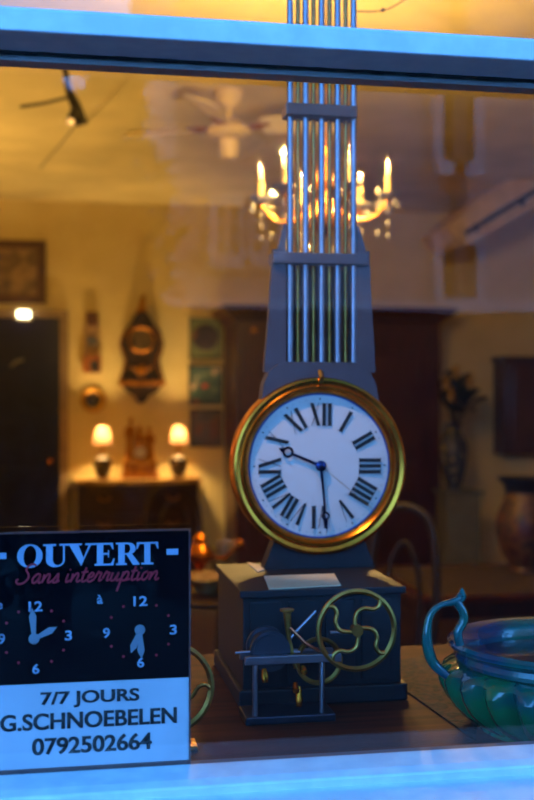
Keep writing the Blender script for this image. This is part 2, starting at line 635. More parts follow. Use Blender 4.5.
MB().box(sx0 - .003, SY + .0005, LZ + .0002, sx1 + .002, SY + .0039, z_bot - .0004).box(sx1 + .0002, SY + .0005, z_bot - .0004, sx1 + .002, SY + .0039, z_top).box(sx0 - .003, SY + .0005, z_top + .0006, sx1 + .002, SY + .0022, z_top + .0025).build('holder_edge', mat('brown_holder_edge', (96, 62, 60), .4), sgn, smooth=False)
TY = SY + .0015               # face of the lettering


def serif(letter):
    """outlines in a 1 x 1 box of a bold book face"""
    T, t, s = .27, .07, .075      # thick, thin, serif height
    R = []
    def rect(x0, z0, x1, z1):
        R.append([(x0, z0), (x1, z0), (x1, z1), (x0, z1)])
    if letter == 'O':
        k = 36
        for i in range(k):
            a, b = 2 * PI * i / k, 2 * PI * (i + 1) / k
            o = lambda q: (.5 + .5 * math.cos(q), .5 + .52 * math.sin(q))
            n_ = lambda q: (.5 + .25 * math.cos(q - .12), .5 + .455 * math.sin(q))
            R.append([o(a), o(b), n_(b), n_(a)])
    elif letter == 'U':
        rect(.12, .3, .12 + T, 1 - s); rect(0, 1 - s, .52, 1)
        rect(.80, .3, .80 + t, 1 - s); rect(.66, 1 - s, 1, 1)
        k = 16
        for i in range(k):
            a, b = PI + PI * i / k, PI + PI * (i + 1) / k
            o = lambda q: (.495 + .375 * math.cos(q), .3 + .32 * math.sin(q))
            n_ = lambda q: (.595 + .205 * math.cos(q), .3 + .235 * math.sin(q))
            R.append([o(a), o(b), n_(b), n_(a)])
    elif letter == 'V':
        R.append([(.10, 1 - s), (.42, 1 - s), (.62, .30), (.52, 0)])
        R.append([(.52, 0), (.62, .30), (.86, 1 - s), (.78, 1 - s), (.55, .2)])
        rect(0, 1 - s, .54, 1); rect(.66, 1 - s, 1, 1)
    elif letter == 'E':
        rect(.12, 0, .12 + T * 1.15, 1); rect(0, 0, .9, s); rect(0, 1 - s, .88, 1)
        R.append([(.80, s), (.93, .30), (.98, .30), (.92, 0), (.6, 0), (.6, s)])
        R.append([(.76, 1 - s), (.88, .72), (.93, .72), (.90, 1), (.6, 1), (.6, 1 - s)])
        rect(.3, .48, .70, .55); rect(.66, .36, .71, .68)
    elif letter == 'R':
        rect(.10, 0, .10 + T, 1); rect(0, 0, .46, s); rect(0, 1 - s, .5, 1); rect(.3, .46, .52, .53)
        k = 14
        for i in range(k):
            a, b = -PI / 2 + PI * i / k, -PI / 2 + PI * (i + 1) / k
            o = lambda q: (.5 + .34 * math.cos(q), .73 + .27 * math.sin(q))
            n_ = lambda q: (.48 + .13 * math.cos(q), .73 + .20 * math.sin(q))
            R.append([o(a), o(b), n_(b), n_(a)])
        R.append([(.42, .50), (.66, .52), (.98, s), (1, 0), (.72, 0)])
    elif letter == 'T':
        rect(.36, 0, .36 + T, 1); rect(.22, 0, .77, s); rect(.03, 1 - s, .97, 1)
        R.append([(.0, .70), (.05, .70), (.14, 1 - s), (.3, 1 - s), (.3, 1), (.02, 1)])
        R.append([(1, .70), (.95, .70), (.86, 1 - s), (.7, 1 - s), (.7, 1), (.98, 1)])
    return R


ou = MB()
ki = 0
for ch, pa, pb in (('O', 17, 42.5), ('U', 43, 68), ('V', 66.5, 95), ('E', 94.5, 115), ('R', 116, 139.5), ('T', 136.5, 158.5)):
    xa, xb, za, zb = PX(pa, SY), PX(pb, SY), sz(566), sz(543.5)
    for poly in serif(ch):
        ki += 1
        ou.prism([(xa + (xb - xa) * x, za + (zb - za) * z) for x, z in poly], TY - .00001 * ki, TY + .0006)
M_SIGNBLUE = mat('sign_letter_white', (150, 176, 206), .5)
ou.build('opening_lettering', M_SIGNBLUE, sgn, smooth=False)
for pa, pb in ((-7, 8), (165, 180)):
    ds = MB()
    xa, xb = PX(pa, SY), PX(pb, SY)
    ds.box(xa + .002, TY, sz(557), xb - .002, TY + .0006, sz(551))
    ds.build('dash_mark', M_SIGNBLUE, sgn, smooth=False)

SCRIPT = {  # strokes on an upright grid, x-height 1
    'S': (1.5, [[(1.45, 1.95), (1.1, 2.15), (.7, 1.9), (.62, 1.5), (.95, 1.05), (1.1, .55), (.8, .05), (.3, -.05), (.0, .25), (.15, .5)]]),
    'a': (1.0, [[(.75, .85), (.4, 1.0), (.08, .55), (.2, .05), (.5, .12), (.75, .8), (.72, .2), (.85, 0), (1.0, .15)]]),
    'n': (1.05, [[(.05, .95), (.12, .5), (.1, 0)], [(.1, .1), (.3, .75), (.55, .98), (.68, .7), (.66, .2), (.8, 0), (1.05, .2)]]),
    's': (.75, [[(.0, .1), (.3, .7), (.42, 1.0), (.5, .6), (.52, .2), (.3, -.02), (.12, .1)], [(.4, 0), (.75, .2)]]),
    'i': (.5, [[(.1, .95), (.1, .3), (.2, 0), (.5, .2)], [(.14, 1.35), (.2, 1.45)]]),
    't': (.6, [[(.16, 1.6), (.14, .9), (.14, .25), (.28, 0), (.6, .2)], [(-.15, 1.05), (.5, 1.12)]]),
    'e': (.75, [[(.05, .42), (.45, .55), (.52, .85), (.3, 1.0), (.08, .6), (.14, .12), (.38, -.02), (.75, .25)]]),
    'r': (.8, [[(.02, .3), (.2, 1.1), (.3, .92), (.55, .95), (.5, .4), (.55, .05), (.8, .2)]]),
    'u': (1.05, [[(.08, .95), (.08, .3), (.25, 0), (.5, .2), (.68, .95), (.66, .3), (.78, 0), (1.05, .2)]]),
    'p': (1.0, [[(.1, 1.0), (.1, .2), (.08, -1.2)], [(.12, .5), (.35, 1.0), (.65, .85), (.65, .3), (.4, 0), (.15, .15)], [(.5, .02), (1.0, .2)]]),
    'o': (.8, [[(.4, 1.0), (.1, .75), (.08, .25), (.32, 0), (.6, .3), (.6, .75), (.4, 1.0), (.5, .8), (.8, .85)]]),
}
sx = 0.0
strokes = []
for ch in 'Sans interruption':
    if ch == ' ':
        sx += .55
        continue
    w, ss = SCRIPT[ch]
    for s_ in ss:
        strokes.append([(sx + x + .32 * z, z) for x, z in s_])
    sx += w
xs = [p[0] for s_ in strokes for p in s_]
kx = (PX(159, SY) - PX(16, SY)) / (max(xs) - min(xs))
z0s, kz = sz(581.5), (sz(563) - sz(581.5)) / 2.1
sm = MB()
for s_ in strokes:
    pp = smooth_path([(x, z, 0) for x, z in s_], 5)
    sm.ribbon([(PX(16, SY) + (p.x - min(xs)) * kx, z0s + p.y * kz) for p in pp], .0021, TY - .0016 - .00004 * random.random(), TY - .0011)
sm.build('script_lettering', M_SIGNRED, sgn, smooth=False)

def num(s_, pxc, pyc, w, h, off=.02):
    t = text_mesh(s_, PX(pxc - w / 2, SY), sz(pyc + h / 2), PX(pxc + w / 2, SY), sz(pyc - h / 2), TY, off)
    t.build('dial_number', M_SIGNBLUE, sgn, smooth=False)
DIALS = ((35, 635), (140, 633))
for (cx_, cy_) in DIALS:
    num('12', cx_ + .5, cy_ - 30, 14, 10)
    num('3', cx_ + 33.5, cy_, 7, 10)
    num('6', cx_ + .8, cy_ + 32, 7, 10)
    num('9', cx_ - 33.5, cy_ + 1, 7, 10)
num('à', 100, 600, 6, 9)
num('de', -4, 602, 13, 9)
for (cx_, cy_) in DIALS:
    for h_ in range(12):
        if h_ % 3:
            a_ = h_ * PI / 6
            MB().lathe([(0, .0003), (.0016, .0003), (.0016, 0), (0, 0)], (PX(cx_ + 33 * math.sin(a_), SY), TY + .0003, sz(cy_ - 29 * math.cos(a_))), 8, 'y').build('hour_dot', M_SIGNRED, sgn, smooth=False)


def sign_hand(c, tip, w, name, k):
    a_ = Vector((PX(c[0], SY), 0, sz(c[1])))
    b_ = Vector((PX(tip[0], SY), 0, sz(tip[1])))
    d_ = (b_ - a_)
    s_ = Vector((-d_.z, 0, d_.x)).normalized() * w
    pts = [a_ - s_ * .45, a_ + d_ * .72 - s_, b_, a_ + d_ * .72 + s_, a_ + s_ * .45]
    MB().prism([(p.x, p.z) for p in pts], TY - .0012 + k * .0007, TY - .0007 + k * .0007).build(name, M_SIGNGREY, sgn, smooth=False)


sign_hand((34, 637), (32, 606), .0042, 'minute_hand', 0)
sign_hand((34, 637), (57, 626), .0040, 'hour_hand', 1)
sign_hand((140, 632), (141.5, 661), .0042, 'minute_hand', 0)
sign_hand((140, 632), (131, 655), .0040, 'hour_hand', 1)
for c in ((34, 637), (140, 632)):
    MB().lathe([(0, .0022), (.0025, .0022), (.003, .0016), (.0055, .0015), (.0062, .0006), (.0062, 0), (0, 0)], (PX(c[0], SY), TY + .0004, sz(c[1])), 20, 'y').build('hand_rivet', M_SIGNGREY, sgn)
def panel_text(s_, pa, pb, pya, pyb, off=.018):
    w = MB()
    for k, dx in enumerate((0, -.00035, .00035)):
        t = text_mesh(s_, PX(pa, SY) + .0003 + dx, sz(pyb), PX(pb, SY) - .0003 + dx, sz(pya), TY - .00003 * k, off)
        me = bpy.data.meshes.new('t')
        t.bm.to_mesh(me)
        t.bm.free()
        w.bm.from_mesh(me)
        bpy.data.meshes.remove(me)
    w.build('black_lettering', M_INK, sgn, smooth=False)
panel_text('7/7 JOURS', 40.5, 139.5, 690.5, 707)
panel_text('G.SCHNOEBELEN', 0, 177, 711.5, 728)
panel_text('0792502664', 32, 152, 736, 753)

# ------------------------------------------------------------------ the gridiron clock
KY = 1.93
s_ = 1.7812e-3
kc = P(321, 466, KY)
def kx_(px): return PX(px, KY)
def kz_(py): return PZ(py, KY, 321)
foot_z = EYE - .30
clk = thing('gridiron_clock', (kc.x, KY + .03, foot_z), 'large round brass-rimmed clock below a tall grid of steel and brass rods', 'clock')
R_B = 89.0 * s_
bz = MB().lathe([(R_B - .004, -.055), (R_B, -.05), (R_B, -.004), (R_B - .002, .001), (R_B - .006, .003), (R_B - .010, .001), (R_B - .0125, .0), (R_B - .016, .0035), (R_B - .021, .0035), (R_B - .026, -.001), (R_B - .0285, -.006), (R_B - .0295, -.010), (R_B - .0295, -.055), (R_B - .004, -.055)], (kc.x, KY, kc.z), 96, 'y')
# closed ring: join first and last loops
bezel = bz.build('bezel', M_BRASS, clk)
MB().lathe([(0, -.0095), (R_B - .0295, -.0095), (R_B - .0295, -.05), (0, -.05)], (kc.x, KY, kc.z), 96, 'y').build('dial_plate', mat('dial_edge_blue', (60, 84, 150), .3), clk)
R_D = 71.0 * s_
dial = MB().lathe([(0, -.0062), (R_D * .5, -.0066), (R_D * .9, -.0080), (R_D, -.0094), (R_D, -.0095), (0, -.0095)], (kc.x, KY, kc.z), 96, 'y').build('dial', M_ENAMEL, clk)
# numerals
ROMAN = ['XII', 'I', 'II', 'III', 'IIII', 'V', 'VI', 'VII', 'VIII', 'IX', 'X', 'XI']
rn = MB()
tk, tn = .0066, .0010
r0, r1 = R_D * .565, R_D * .885
for h_, s in enumerate(ROMAN):
    wid = {'I': .0098, 'V': .0215, 'X': .0215}
    gap = .0005
    tot = sum(wid[c] for c in s) + gap * (len(s) - 1)
    x = -tot / 2
    a_ = h_ * PI / 6 + .012
    rx, rz = Vector((math.cos(a_), -math.sin(a_))), Vector((math.sin(a_), math.cos(a_)))
    fl = [(0, 0)]
    def quad(p):
        q = [rx * u + rz * v for u, v in p]
        rn.prism([(kc.x + v.x, kc.z + v.y) for v in q], KY + .0050 - .00004 * random.random(), KY + .0056)
    for c in s:
        w = wid[c]
        if c == 'I':
            m_ = x + w / 2
            quad([(m_ - tk / 2, r0), (m_ + tk / 2, r0), (m_ + tk / 2, r1), (m_ - tk / 2, r1)])
            for rr in (r0, r1 - .0009):
                quad([(x, rr), (x + w, rr), (x + w, rr + .0009), (x, rr + .0009)])
        elif c == 'V':
            m_ = x + w / 2
            quad([(x + .001, r1), (x + .001 + tk, r1), (m_ + tk * .3, r0), (m_ - tk * .4, r0)])
            quad([(x + w - .003 - tn, r1), (x + w - .003, r1), (m_ + tn, r0), (m_, r0)])
        else:
            quad([(x + .001, r1), (x + .001 + tk, r1), (x + w - .001, r0), (x + w - .001 - tk, r0)])
            quad([(x + w - .004 - tn, r1), (x + w - .004, r1), (x + .004 + tn, r0), (x + .004, r0)])
        x += w + gap
rn.build('roman_numerals', M_INK, dial, smooth=False)
mt_ = MB()
for i in range(60):
    a_ = i * PI / 30
    r_ = R_D * .945
    k = .0022 if i % 5 == 0 else .0008
    c = (kc.x + r_ * math.sin(a_), kc.z + r_ * math.cos(a_))
    mt_.box(c[0] - k * .6, KY + .0072, c[1] - k * .6, c[0] + k * .6, KY + .0086, c[1] + k * .6)
mt_.build('minute_track', M_INK, dial, smooth=False)


def clock_hand(name, tip, ring_at, ring_r, w0, w1, m_, y):
    a_ = Vector((kc.x, 0, kc.z))
    b_ = Vector((kx_(tip[0]), 0, kz_(tip[1])))
    d_ = (b_ - a_)
    L = d_.length
    d_.normalize()
    s = Vector((-d_.z, 0, d_.x))
    m = MB()
    c = a_ + d_ * (L * ring_at)
    e1 = a_ + d_ * (L * ring_at - ring_r)
    m.prism([((a_ - s * w0).x, (a_ - s * w0).z), ((e1 - s * w1).x, (e1 - s * w1).z), ((e1 + s * w1).x, (e1 + s * w1).z), ((a_ + s * w0).x, (a_ + s * w0).z)], y, y + .0010)
    k = 24
    for i in range(k):
        t0, t1 = 2 * PI * i / k, 2 * PI * (i + 1) / k
        q = []
        for t, r in ((t0, ring_r), (t1, ring_r), (t1, ring_r * .58), (t0, ring_r * .58)):
            v = c + d_ * (r * math.cos(t)) + s * (r * math.sin(t))
            q.append((v.x, v.z))
        m.prism(q, y, y + .0010)
    e2 = a_ + d_ * (L * ring_at + ring_r)
    m.prism([((e2 - s * w1 * 2.2).x, (e2 - s * w1 * 2.2).z), (b_.x, b_.z), ((e2 + s * w1 * 2.2).x, (e2 + s * w1 * 2.2).z)], y, y + .0010)
    m.build(name, m_, clk, smooth=False)


clock_hand('hour_hand', (279, 448), .78, .0100, .0032, .0024, M_BLUESTEEL, KY + .0018)
clock_hand('minute_hand', (327, 531), .77, .0075, .0028, .0017, M_BLUESTEEL, KY - .0002)
MB().tube([(kc.x, KY - .0012, kc.z), (kx_(382), KY - .0012, kz_(518))], .0005, 6).build('second_hand', M_AGEDBRASS, clk)
MB().lathe([(0, .004), (.006, .0035), (.0098, .001), (.0098, -.004), (0, -.004)], (kc.x, KY - .001, kc.z), 24, 'y').build('hub', M_BLUESTEEL, clk)
MB().tube([(kx_(321), KY - .001, kz_(382)), (kx_(321), KY - .006, kz_(378)), (kx_(321), KY + .01, kz_(371))], [.004, .0045, .004]).build('bezel_latch', M_AGEDBRASS, clk)

# rods: five steel, four brass between, through three lengths of the grid
top_z = WZ1 - .1
b1, b2, b3 = kz_(104), kz_(257), kz_(364)
XS = [290, 305.5, 321.5, 337.5, 353.5]
XB = [298, 313.5, 329.5, 345.5]
for x in XS:
    MB().tube([(PX(x, KY + .035), KY + .035, b3 - .02), (PX(x, KY + .035), KY + .035, top_z)], .0058, 12).build('steel_rod', M_STEEL, clk)
for x in XB:
    MB().tube([(PX(x, KY + .047), KY + .047, b3 - .02), (PX(x, KY + .047), KY + .047, top_z)], .0042, 12).build('brass_rod', M_AGEDBRASS, clk)
def collar(name, xa, xb, py, h, m):
    MB().box(PX(xa, KY + .018), KY + .018, kz_(py) - h / 2, PX(xb, KY + .018), KY + .062, kz_(py) + h / 2, .002).build(name, m, clk, smooth=False)
collar('upper_collar', 286.5, 357.5, 107, .022, mat('brown_collar', (116, 84, 74), .35, .7))
collar('lower_collar', 273, 369, 257, .020, M_PLATE)
collar('top_collar', 284, 360, -60, .03, M_PLATE)
# side cheeks and shoulder plate
def plate(name, pts, y0, y1, m=M_PLATE):
    MB().prism([(PX(x, y0), PZ(y, y0, 321)) for x, y in pts], y0, y1).build(name, m, clk, smooth=False)
plate('side_cheek', [(273, 250), (286, 250), (286, 372), (264, 372), (269, 312)], KY + .030, KY + .046)
plate('side_cheek', [(356.5, 250), (369.5, 250), (372, 312), (376, 372), (356.5, 372)], KY + .030, KY + .046)
plate('back_plate', [(284, 257), (359, 257), (359, 372), (284, 372)], KY + .053, KY + .060, mat('dark_grey_plate', (64, 62, 66), .4, .5))  # plain darker grey plate behind the rods
sh = [(262, 400), (264, 384), (270, 371), (279, 364), (288, 362), (353, 362), (362, 364), (370, 371), (376, 384), (379, 400), (379, 420), (262, 420)]
plate('shoulder_plate', sh, KY + .012, KY + .052)
plate('upper_cheek', [(278, 250), (285.5, 250), (287, 225), (284.5, 225)], KY + .030, KY + .046)
plate('upper_cheek', [(357, 225), (359, 225), (366, 250), (357, 250)], KY + .030, KY + .046)
MB().lathe([(0, 0), (R_B - .012, 0), (R_B - .006, -.02), (R_B - .006, -.04), (0, -.04)], (kc.x, KY + .045, kc.z), 64, 'y').build('case_back', M_PLATE, clk)
# cradle foot under the case
cr = []
zc = kc.z
for i in range(13):
    a_ = -PI / 2 - .55 + 1.1 * i / 12
    cr.append((kc.x + (R_B + .0005) * math.cos(a_), zc + (R_B + .0005) * math.sin(a_)))
cr += [(kc.x + .10, foot_z + .006), (kc.x + .10, foot_z + .0003), (kc.x - .10, foot_z + .0003), (kc.x - .10, foot_z + .006)]
MB().prism(cr, KY + .012, KY + .05).build('cradle_foot', M_BASE, clk, smooth=False)
# hanger to the window head
MB().tube([(kc.x, KY + .04, top_z), (kc.x, KY + .04, RZ - .001)], .006, 10).lathe([(.03, 0), (.03, -.012), (.012, -.02), (0, -.02)], (kc.x, KY + .04, RZ - .0005), 20).build('hanging_rod', M_PLATE, clk)

# pedestal, with a card on top
pz0, pz1 = DZ + .0003, EYE - .3003
pa, pb = PX(243, 1.74), PX(401, 1.74)
ped = thing('clock_pedestal', ((pa + pb) / 2, 1.88, DZ), 'blue-grey wooden box pedestal below the large round clock', 'pedestal')
MB().box(pa, 1.74, pz0 + .025, pb, 2.03, pz1 - .012, .002).build('body', M_BASE, ped, smooth=False)
MB().box(pa - .006, 1.732, pz1 - .012, pb + .006, 2.03, pz1, .002).build('top_board', M_BASE, ped, smooth=False)
MB().box(pa - .008, 1.728, pz0, pb + .008, 2.03, pz0 + .028, .003).build('plinth', M_BASE, ped, smooth=False)
for i in range(4):
    xa = pa + .012 + i * (pb - pa - .018) / 4
    MB().box(xa, 1.7365, pz0 + .035, xa + (pb - pa) / 4 - .016, 1.741, pz1 - .02, .001).build('front_panel', M_BASE, ped, smooth=False)
def on_top(px, py, z):
    u, v = (px - 267) / F, (401 - py) / F
    t = (z - EYE) / v
    return ((u * CA + SA) * t, (-u * SA + CA) * t)
cd = MB().slab([on_top(x, y, pz1) for x, y in ((264, 577), (334, 574.5), (341, 586), (269, 590))], pz1 + .0003, pz1 + .0018)
tag(cd.build('paper_card', M_PAPER, smooth=False), 'blank cream card lying flat on the pedestal under the round clock', 'card')
cd = MB().slab([on_top(x, y, pz1) for x, y in ((247, 563), (262, 566), (275, 566), (258, 573))], pz1 + .0003, pz1 + .0018)
tag(cd.build('paper_scrap', M_PAPER, smooth=False), 'small corner of cream paper beside the left foot of the round clock', 'paper')


# unseen spotlight over the display, added for warm light on the dial
def spotlight(name, at, aim, power, label, cone=21):
    at, aim = Vector(at), Vector(aim)
    t = thing(name, (at.x, at.y, RZ), label, 'spotlight')
    d_ = (aim - at).normalized()
    MB().lathe([(0, 0), (.04, 0), (.04, -.02), (.012, -.03), (0, -.03)], (at.x, at.y, RZ - .0005), 20).tube([(at.x, at.y, RZ - .02), (at.x, at.y, at.z)], .007, 8).build('drop_rod', M_BLACK, t)
    h = MB()
    h.tube([at - d_ * .06, at - d_ * .05, at - d_ * .01, at + d_ * .03], [.012, .028, .032, .038], 20)
    h.build('spot_head', M_BLACK, t)
    d = bpy.data.lights.new('spot_bulb', 'SPOT')
    d.energy, d.color, d.spot_size, d.spot_blend, d.shadow_soft_size = power, (1, .66, .34), math.radians(cone), .6, .025
    o = bpy.data.objects.new('spot_bulb', d)
    C.objects.link(o)
    o.parent = t
    o.location = at + d_ * .034 - t.location
    o.rotation_euler = d_.to_track_quat('-Z', 'Y').to_euler()


spotlight('added_display_spotlight', (-.2, 1.45, 2.85), (.45, 1.95, 1.60), P_SPOT, 'black ceiling spotlight added out of view to cast warm light on the round clock')

# ------------------------------------------------------------------ brass clock movement with the wheel
def s_wheel(name, cx, cz, y, R, m, parent, arms=4, start=.94, rw=.0080, flip=1):
    w = MB()
    N = 48
    w.lathe([(R - rw, .0), (R - rw * .5, .004), (R, .003), (R, -.003), (R - rw * .5, -.004), (R - rw, 0)], (cx, y, cz), 64, 'y')
    wh = w.build(name, m, parent)
    for i in range(arms):
        a0 = start + 2 * PI * i / arms
        pts = []
        for u, v_ in ((0, 0), (.11, .13), (.335, .235), (.53, .15), (.64, -.05), (.80, -.12), (.97, -.02)):
            ca_, sa_ = math.cos(a0), math.sin(a0)
            v_ *= flip
            pts.append((cx + R * (u * ca_ - v_ * sa_), y, cz + R * (u * sa_ + v_ * ca_)))
        MB().tube(smooth_path(pts, 6), R * .055, 8).build('spoke', m, wh)
    MB().lathe([(0, .008), (R * .14, .008), (R * .14, -.008), (0, -.008)], (cx, y, cz), 24, 'y').build('boss', m, wh)
    return wh


MY = 1.66
mv = P(300, 680, MY)
mz = DZ + .0003
mvt = thing('clock_movement', (mv.x, MY, DZ), 'skeleton brass clock movement with an S-spoked wheel, standing by the pedestal', 'clock movement')
wc = P(356.5, 630, MY - .02)
s_wheel('great_wheel', wc.x, wc.z, MY - .02, 41 * MY * 1.03 / F, M_AGEDBRASS, mvt)
fx0, fx1 = PX(243, MY), PX(332, MY)
MB().box(fx0, MY - .025, mz, fx1, MY + .045, mz + .012, .002).build('bed_plate', mat('dark_steel', (66, 70, 84), .4, .8), mvt, smooth=False)
for px in (255, 322):
    for y in (MY - .015, MY + .035):
        MB().tube([(PX(px, y), y, mz + .01), (PX(px, y), y, PZ(655, MY, 300))], .0042, 10).build('pillar', M_STEEL, mvt)
MB().box(fx0, MY - .022, PZ(660, MY, 300), PX(338, MY), MY - .010, PZ(652, MY, 300), .001).build('front_bar', M_STEEL, mvt, smooth=False)
MB().box(fx0, MY + .030, PZ(662, MY, 300), PX(338, MY), MY + .040, PZ(654, MY, 300), .001).build('rear_bar', M_STEEL, mvt, smooth=False)
c = P(270, 655, MY)
MB().lathe([(.001, .02), (.026, .02), (.026, .016), (.031, .016), (.031, .010), (.026, .010), (.026, -.02), (.031, -.02), (.031, -.026), (.001, -.026)], (c.x, MY + .012, c.z + .006), 40, 'y').build('winding_drum', mat('dull_steel', (80, 84, 96), .4, .8), mvt)
c = P(320, 662, MY)
MB().lathe([(.030, 0), (.034, .003), (.037, .003), (.037, -.003), (.034, -.003), (.030, 0)], (c.x, MY + .008, c.z), 48, 'y').build('small_wheel', M_AGEDBRASS, mvt)
MB().tube([P(287, 612, MY), P(289, 640, MY), P(296, 668, MY)], [.0065, .0035, .0035]).build('bell_post', M_AGEDBRASS, mvt)
MB().lathe([(.011, .006), (.011, .003), (.004, 0), (0, 0)], P(287, 613, MY), 16).build('post_cap', M_AGEDBRASS, mvt)
MB().tube([P(316, 611, MY), P(296, 632, MY), P(280, 650, MY)], .0026, 8).build('lever', M_STEEL, mvt)
MB().tube([P(290, 628, MY - .01), P(305, 643, MY - .01), P(320, 652, MY - .01)], .0026, 8).build('copper_lever', mat('copper', (190, 110, 76), .3, 1.0), mvt)
MB().tube([P(235, 653, MY), P(262, 651, MY), P(300, 652, MY)], .0024, 8).build('arbor', M_STEEL, mvt)
MB().tube([P(330, 633, MY), P(352, 632, MY)], .0035, 8).build('wheel_arbor', M_STEEL, mvt)
for (x, y, h) in ((265, 678, 10), (296, 690, 7), (304, 672, 5), (299, 700, 16)):
    a_ = P(x, y, MY - .03)
    MB().tube([(a_.x, MY - .03, a_.z - h * .0006), (a_.x, MY - .03, a_.z), (a_.x, MY - .022, a_.z + h * .0011)], [.0045, .0055, .004], 10).build('brass_nut', M_BRASS, mvt)

# second wheel, half behind the sign
M2Y = 1.55
wc = P(168, 688, M2Y)
w2 = thing('spoked_brass_wheel', (wc.x, M2Y, DZ), 'large spoked brass wheel standing upright, mostly hidden behind the opening-hours sign', 'wheel')
R2 = 46.5 * M2Y / F
wz = wc.z
s_wheel('rim', wc.x, wz, M2Y, R2, M_AGEDBRASS, w2, 3, -.1, .0085, -1)
MB().box(wc.x - .04, M2Y - .02, mz, wc.x + .04, M2Y + .02, mz + .007, .002).box(wc.x - .004, M2Y + .010, mz + .01, wc.x + .004, M2Y + .016, wz + .006).tube([(wc.x, M2Y + .013, wz), (wc.x, M2Y, wz)], .003).build('stand', M_AGEDBRASS, w2)

# ------------------------------------------------------------------ glazed bowl
BY = 1.54
bc = P(566, 640, BY)
M_GLAZE = mat('teal_glaze', (4, 104, 62), .10, c2=(4, 56, 84), scale=9, coat=.6, lo=.46, hi=.68)
gl = M_GLAZE.node_tree
rz0 = EYE - .360
RB = .168
bw = thing('glazed_planter', (bc.x, BY, DZ), 'teal green and blue glazed ceramic bowl with ribbed belly and curled handle', 'bowl')
zb = DZ + .0003
H = rz0 - zb
def lobes(t, h):
    k = (h) / H
    amp = .12 * max(0, math.sin(PI * min(1, max(0, (k - .03) / .72)))) ** .7
    return 1 - amp + amp * abs(math.cos(11 * t)) ** .7 * 1.25
bp = [(0, 0), (.72 * RB, 0), (.78 * RB, .004), (.77 * RB, .008), (.84 * RB, .016), (.93 * RB, .028), (1.01 * RB, .044), (1.07 * RB, .062), (1.10 * RB, .078), (1.08 * RB, .090), (1.02 * RB, .098), (.93 * RB, .103)]
k_ = H / .128
bp = [(r, h * k_) for r, h in bp]
inner = [(.86 * RB, .100 * k_), (.80 * RB, .070 * k_), (.6 * RB, .03 * k_), (0, .02 * k_)]
MB().lathe([(.93 * RB, .104 * k_)] + inner[0:], (bc.x, BY, zb), 64).build('inside', mat('dark_blue_glaze', (4, 30, 60), .12, coat=.5), bw)
body = MB().lathe(bp, (bc.x, BY, zb), 176, fn=lambda t, h: lobes(t, h))
body.build('ribbed_body', M_GLAZE, bw)
rp = [(.93, .101), (.965, .104), (.98, .110), (.965, .117), (1.0, .121), (1.03, .126), (1.035, .131), (1.01, .1355), (.95, .134), (.89, .126), (.86, .112), (.855, .099), (.93, .101)]
M_GLAZE2 = mat('blue_glaze', (6, 62, 92), .10, c2=(8, 100, 76), scale=7, coat=.7, lo=.42, hi=.66)
MB().lathe([(r * RB, h * k_) for r, h in rp], (bc.x, BY, zb), 96).build('rim', M_GLAZE2, bw)
hd = [P(x, y, yy) for x, y, yy in ((447, 676, BY - .035), (434, 664, BY - .03), (428, 648, BY - .03), (427, 630, BY - .03), (431, 614, BY - .03), (441, 605, BY - .03), (452, 602, BY - .03), (461, 598, BY - .03), (462, 588, BY - .03))]
hp = smooth_path(hd, 6)
hm = MB().tube(hp, [.0062 + .0016 * math.sin(i * .16) for i in range(len(hp) - 4)] + [.005, .004, .0028, .0015], 12)
hp2 = smooth_path([P(x, y, BY - .03) for x, y in ((456, 601), (463, 612), (463, 622), (458, 632), (460, 645))], 6)
hm.tube(hp2, .0066, 12)
hm.build('curled_handle', M_GLAZE2, bw)
# mirror handle on the far side
off = 2 * bc.x
hm = MB().tube([Vector((off - p.x, p.y, p.z)) for p in hp], .0066, 12).tube([Vector((off - p.x, p.y, p.z)) for p in hp2], .0066, 12)
hm.build('curled_handle', M_GLAZE2, bw)

# lace cloth on the platform
def deck_pt(px, py):
    return on_top(px, py, DZ)
lc = MB().slab([deck_pt(x, y) for x, y in ((372, 668), (430, 655), (480, 690), (476, 742))], DZ + .0003, DZ + .003)
tag(lc.build('patterned_cloth', mat('dark_lace', (70, 34, 22), .8, c2=(22, 14, 14), scale=90, bump=.4, lo=.45, hi=.55), smooth=False), 'dark patterned cloth lying on the platform beside the glazed bowl', 'cloth')
# ------------------------------------------------------------------ back of the shop: commode wall
WY = RY1 - .002
CY0, CY1 = 9.75, 10.28
cz_ = PZ(480, CY0, 138)
ca, cb = PX(74, CY0), PX(203, CY0)
cm = thing('bombe_commode', ((ca + cb) / 2, (CY0 + CY1) / 2, 0), 'dark wooden chest of drawers against the wall carrying two lit table lamps', 'chest of drawers')
cmb = MB()
ce = (ca + cb) / 2
hw = (cb - ca) / 2
def bow(x, y0, d):            # serpentine front
    t = (x - ce) / hw
    return y0 - d * math.cos(t * PI * .9)
xs = [ca + .03 + (cb - ca - .06) * i / 20 for i in range(21)]
cmb.slab([(x, bow(x, CY0 + .06, .05)) for x in xs] + [(cb - .03, CY1), (ca + .03, CY1)], .14, cz_ - .04)
cmb.build('carcass', M_DARKWOOD, cm, smooth=False)
xs2 = [ca + (cb - ca) * i / 20 for i in range(21)]
MB().slab([(x, bow(x, CY0 + .03, .06)) for x in xs2] + [(cb, CY1), (ca, CY1)], cz_ - .04, cz_).build('marble_top', mat('honey_marble', (196, 158, 96), .3, c2=(150, 110, 60), scale=12), cm, smooth=False)
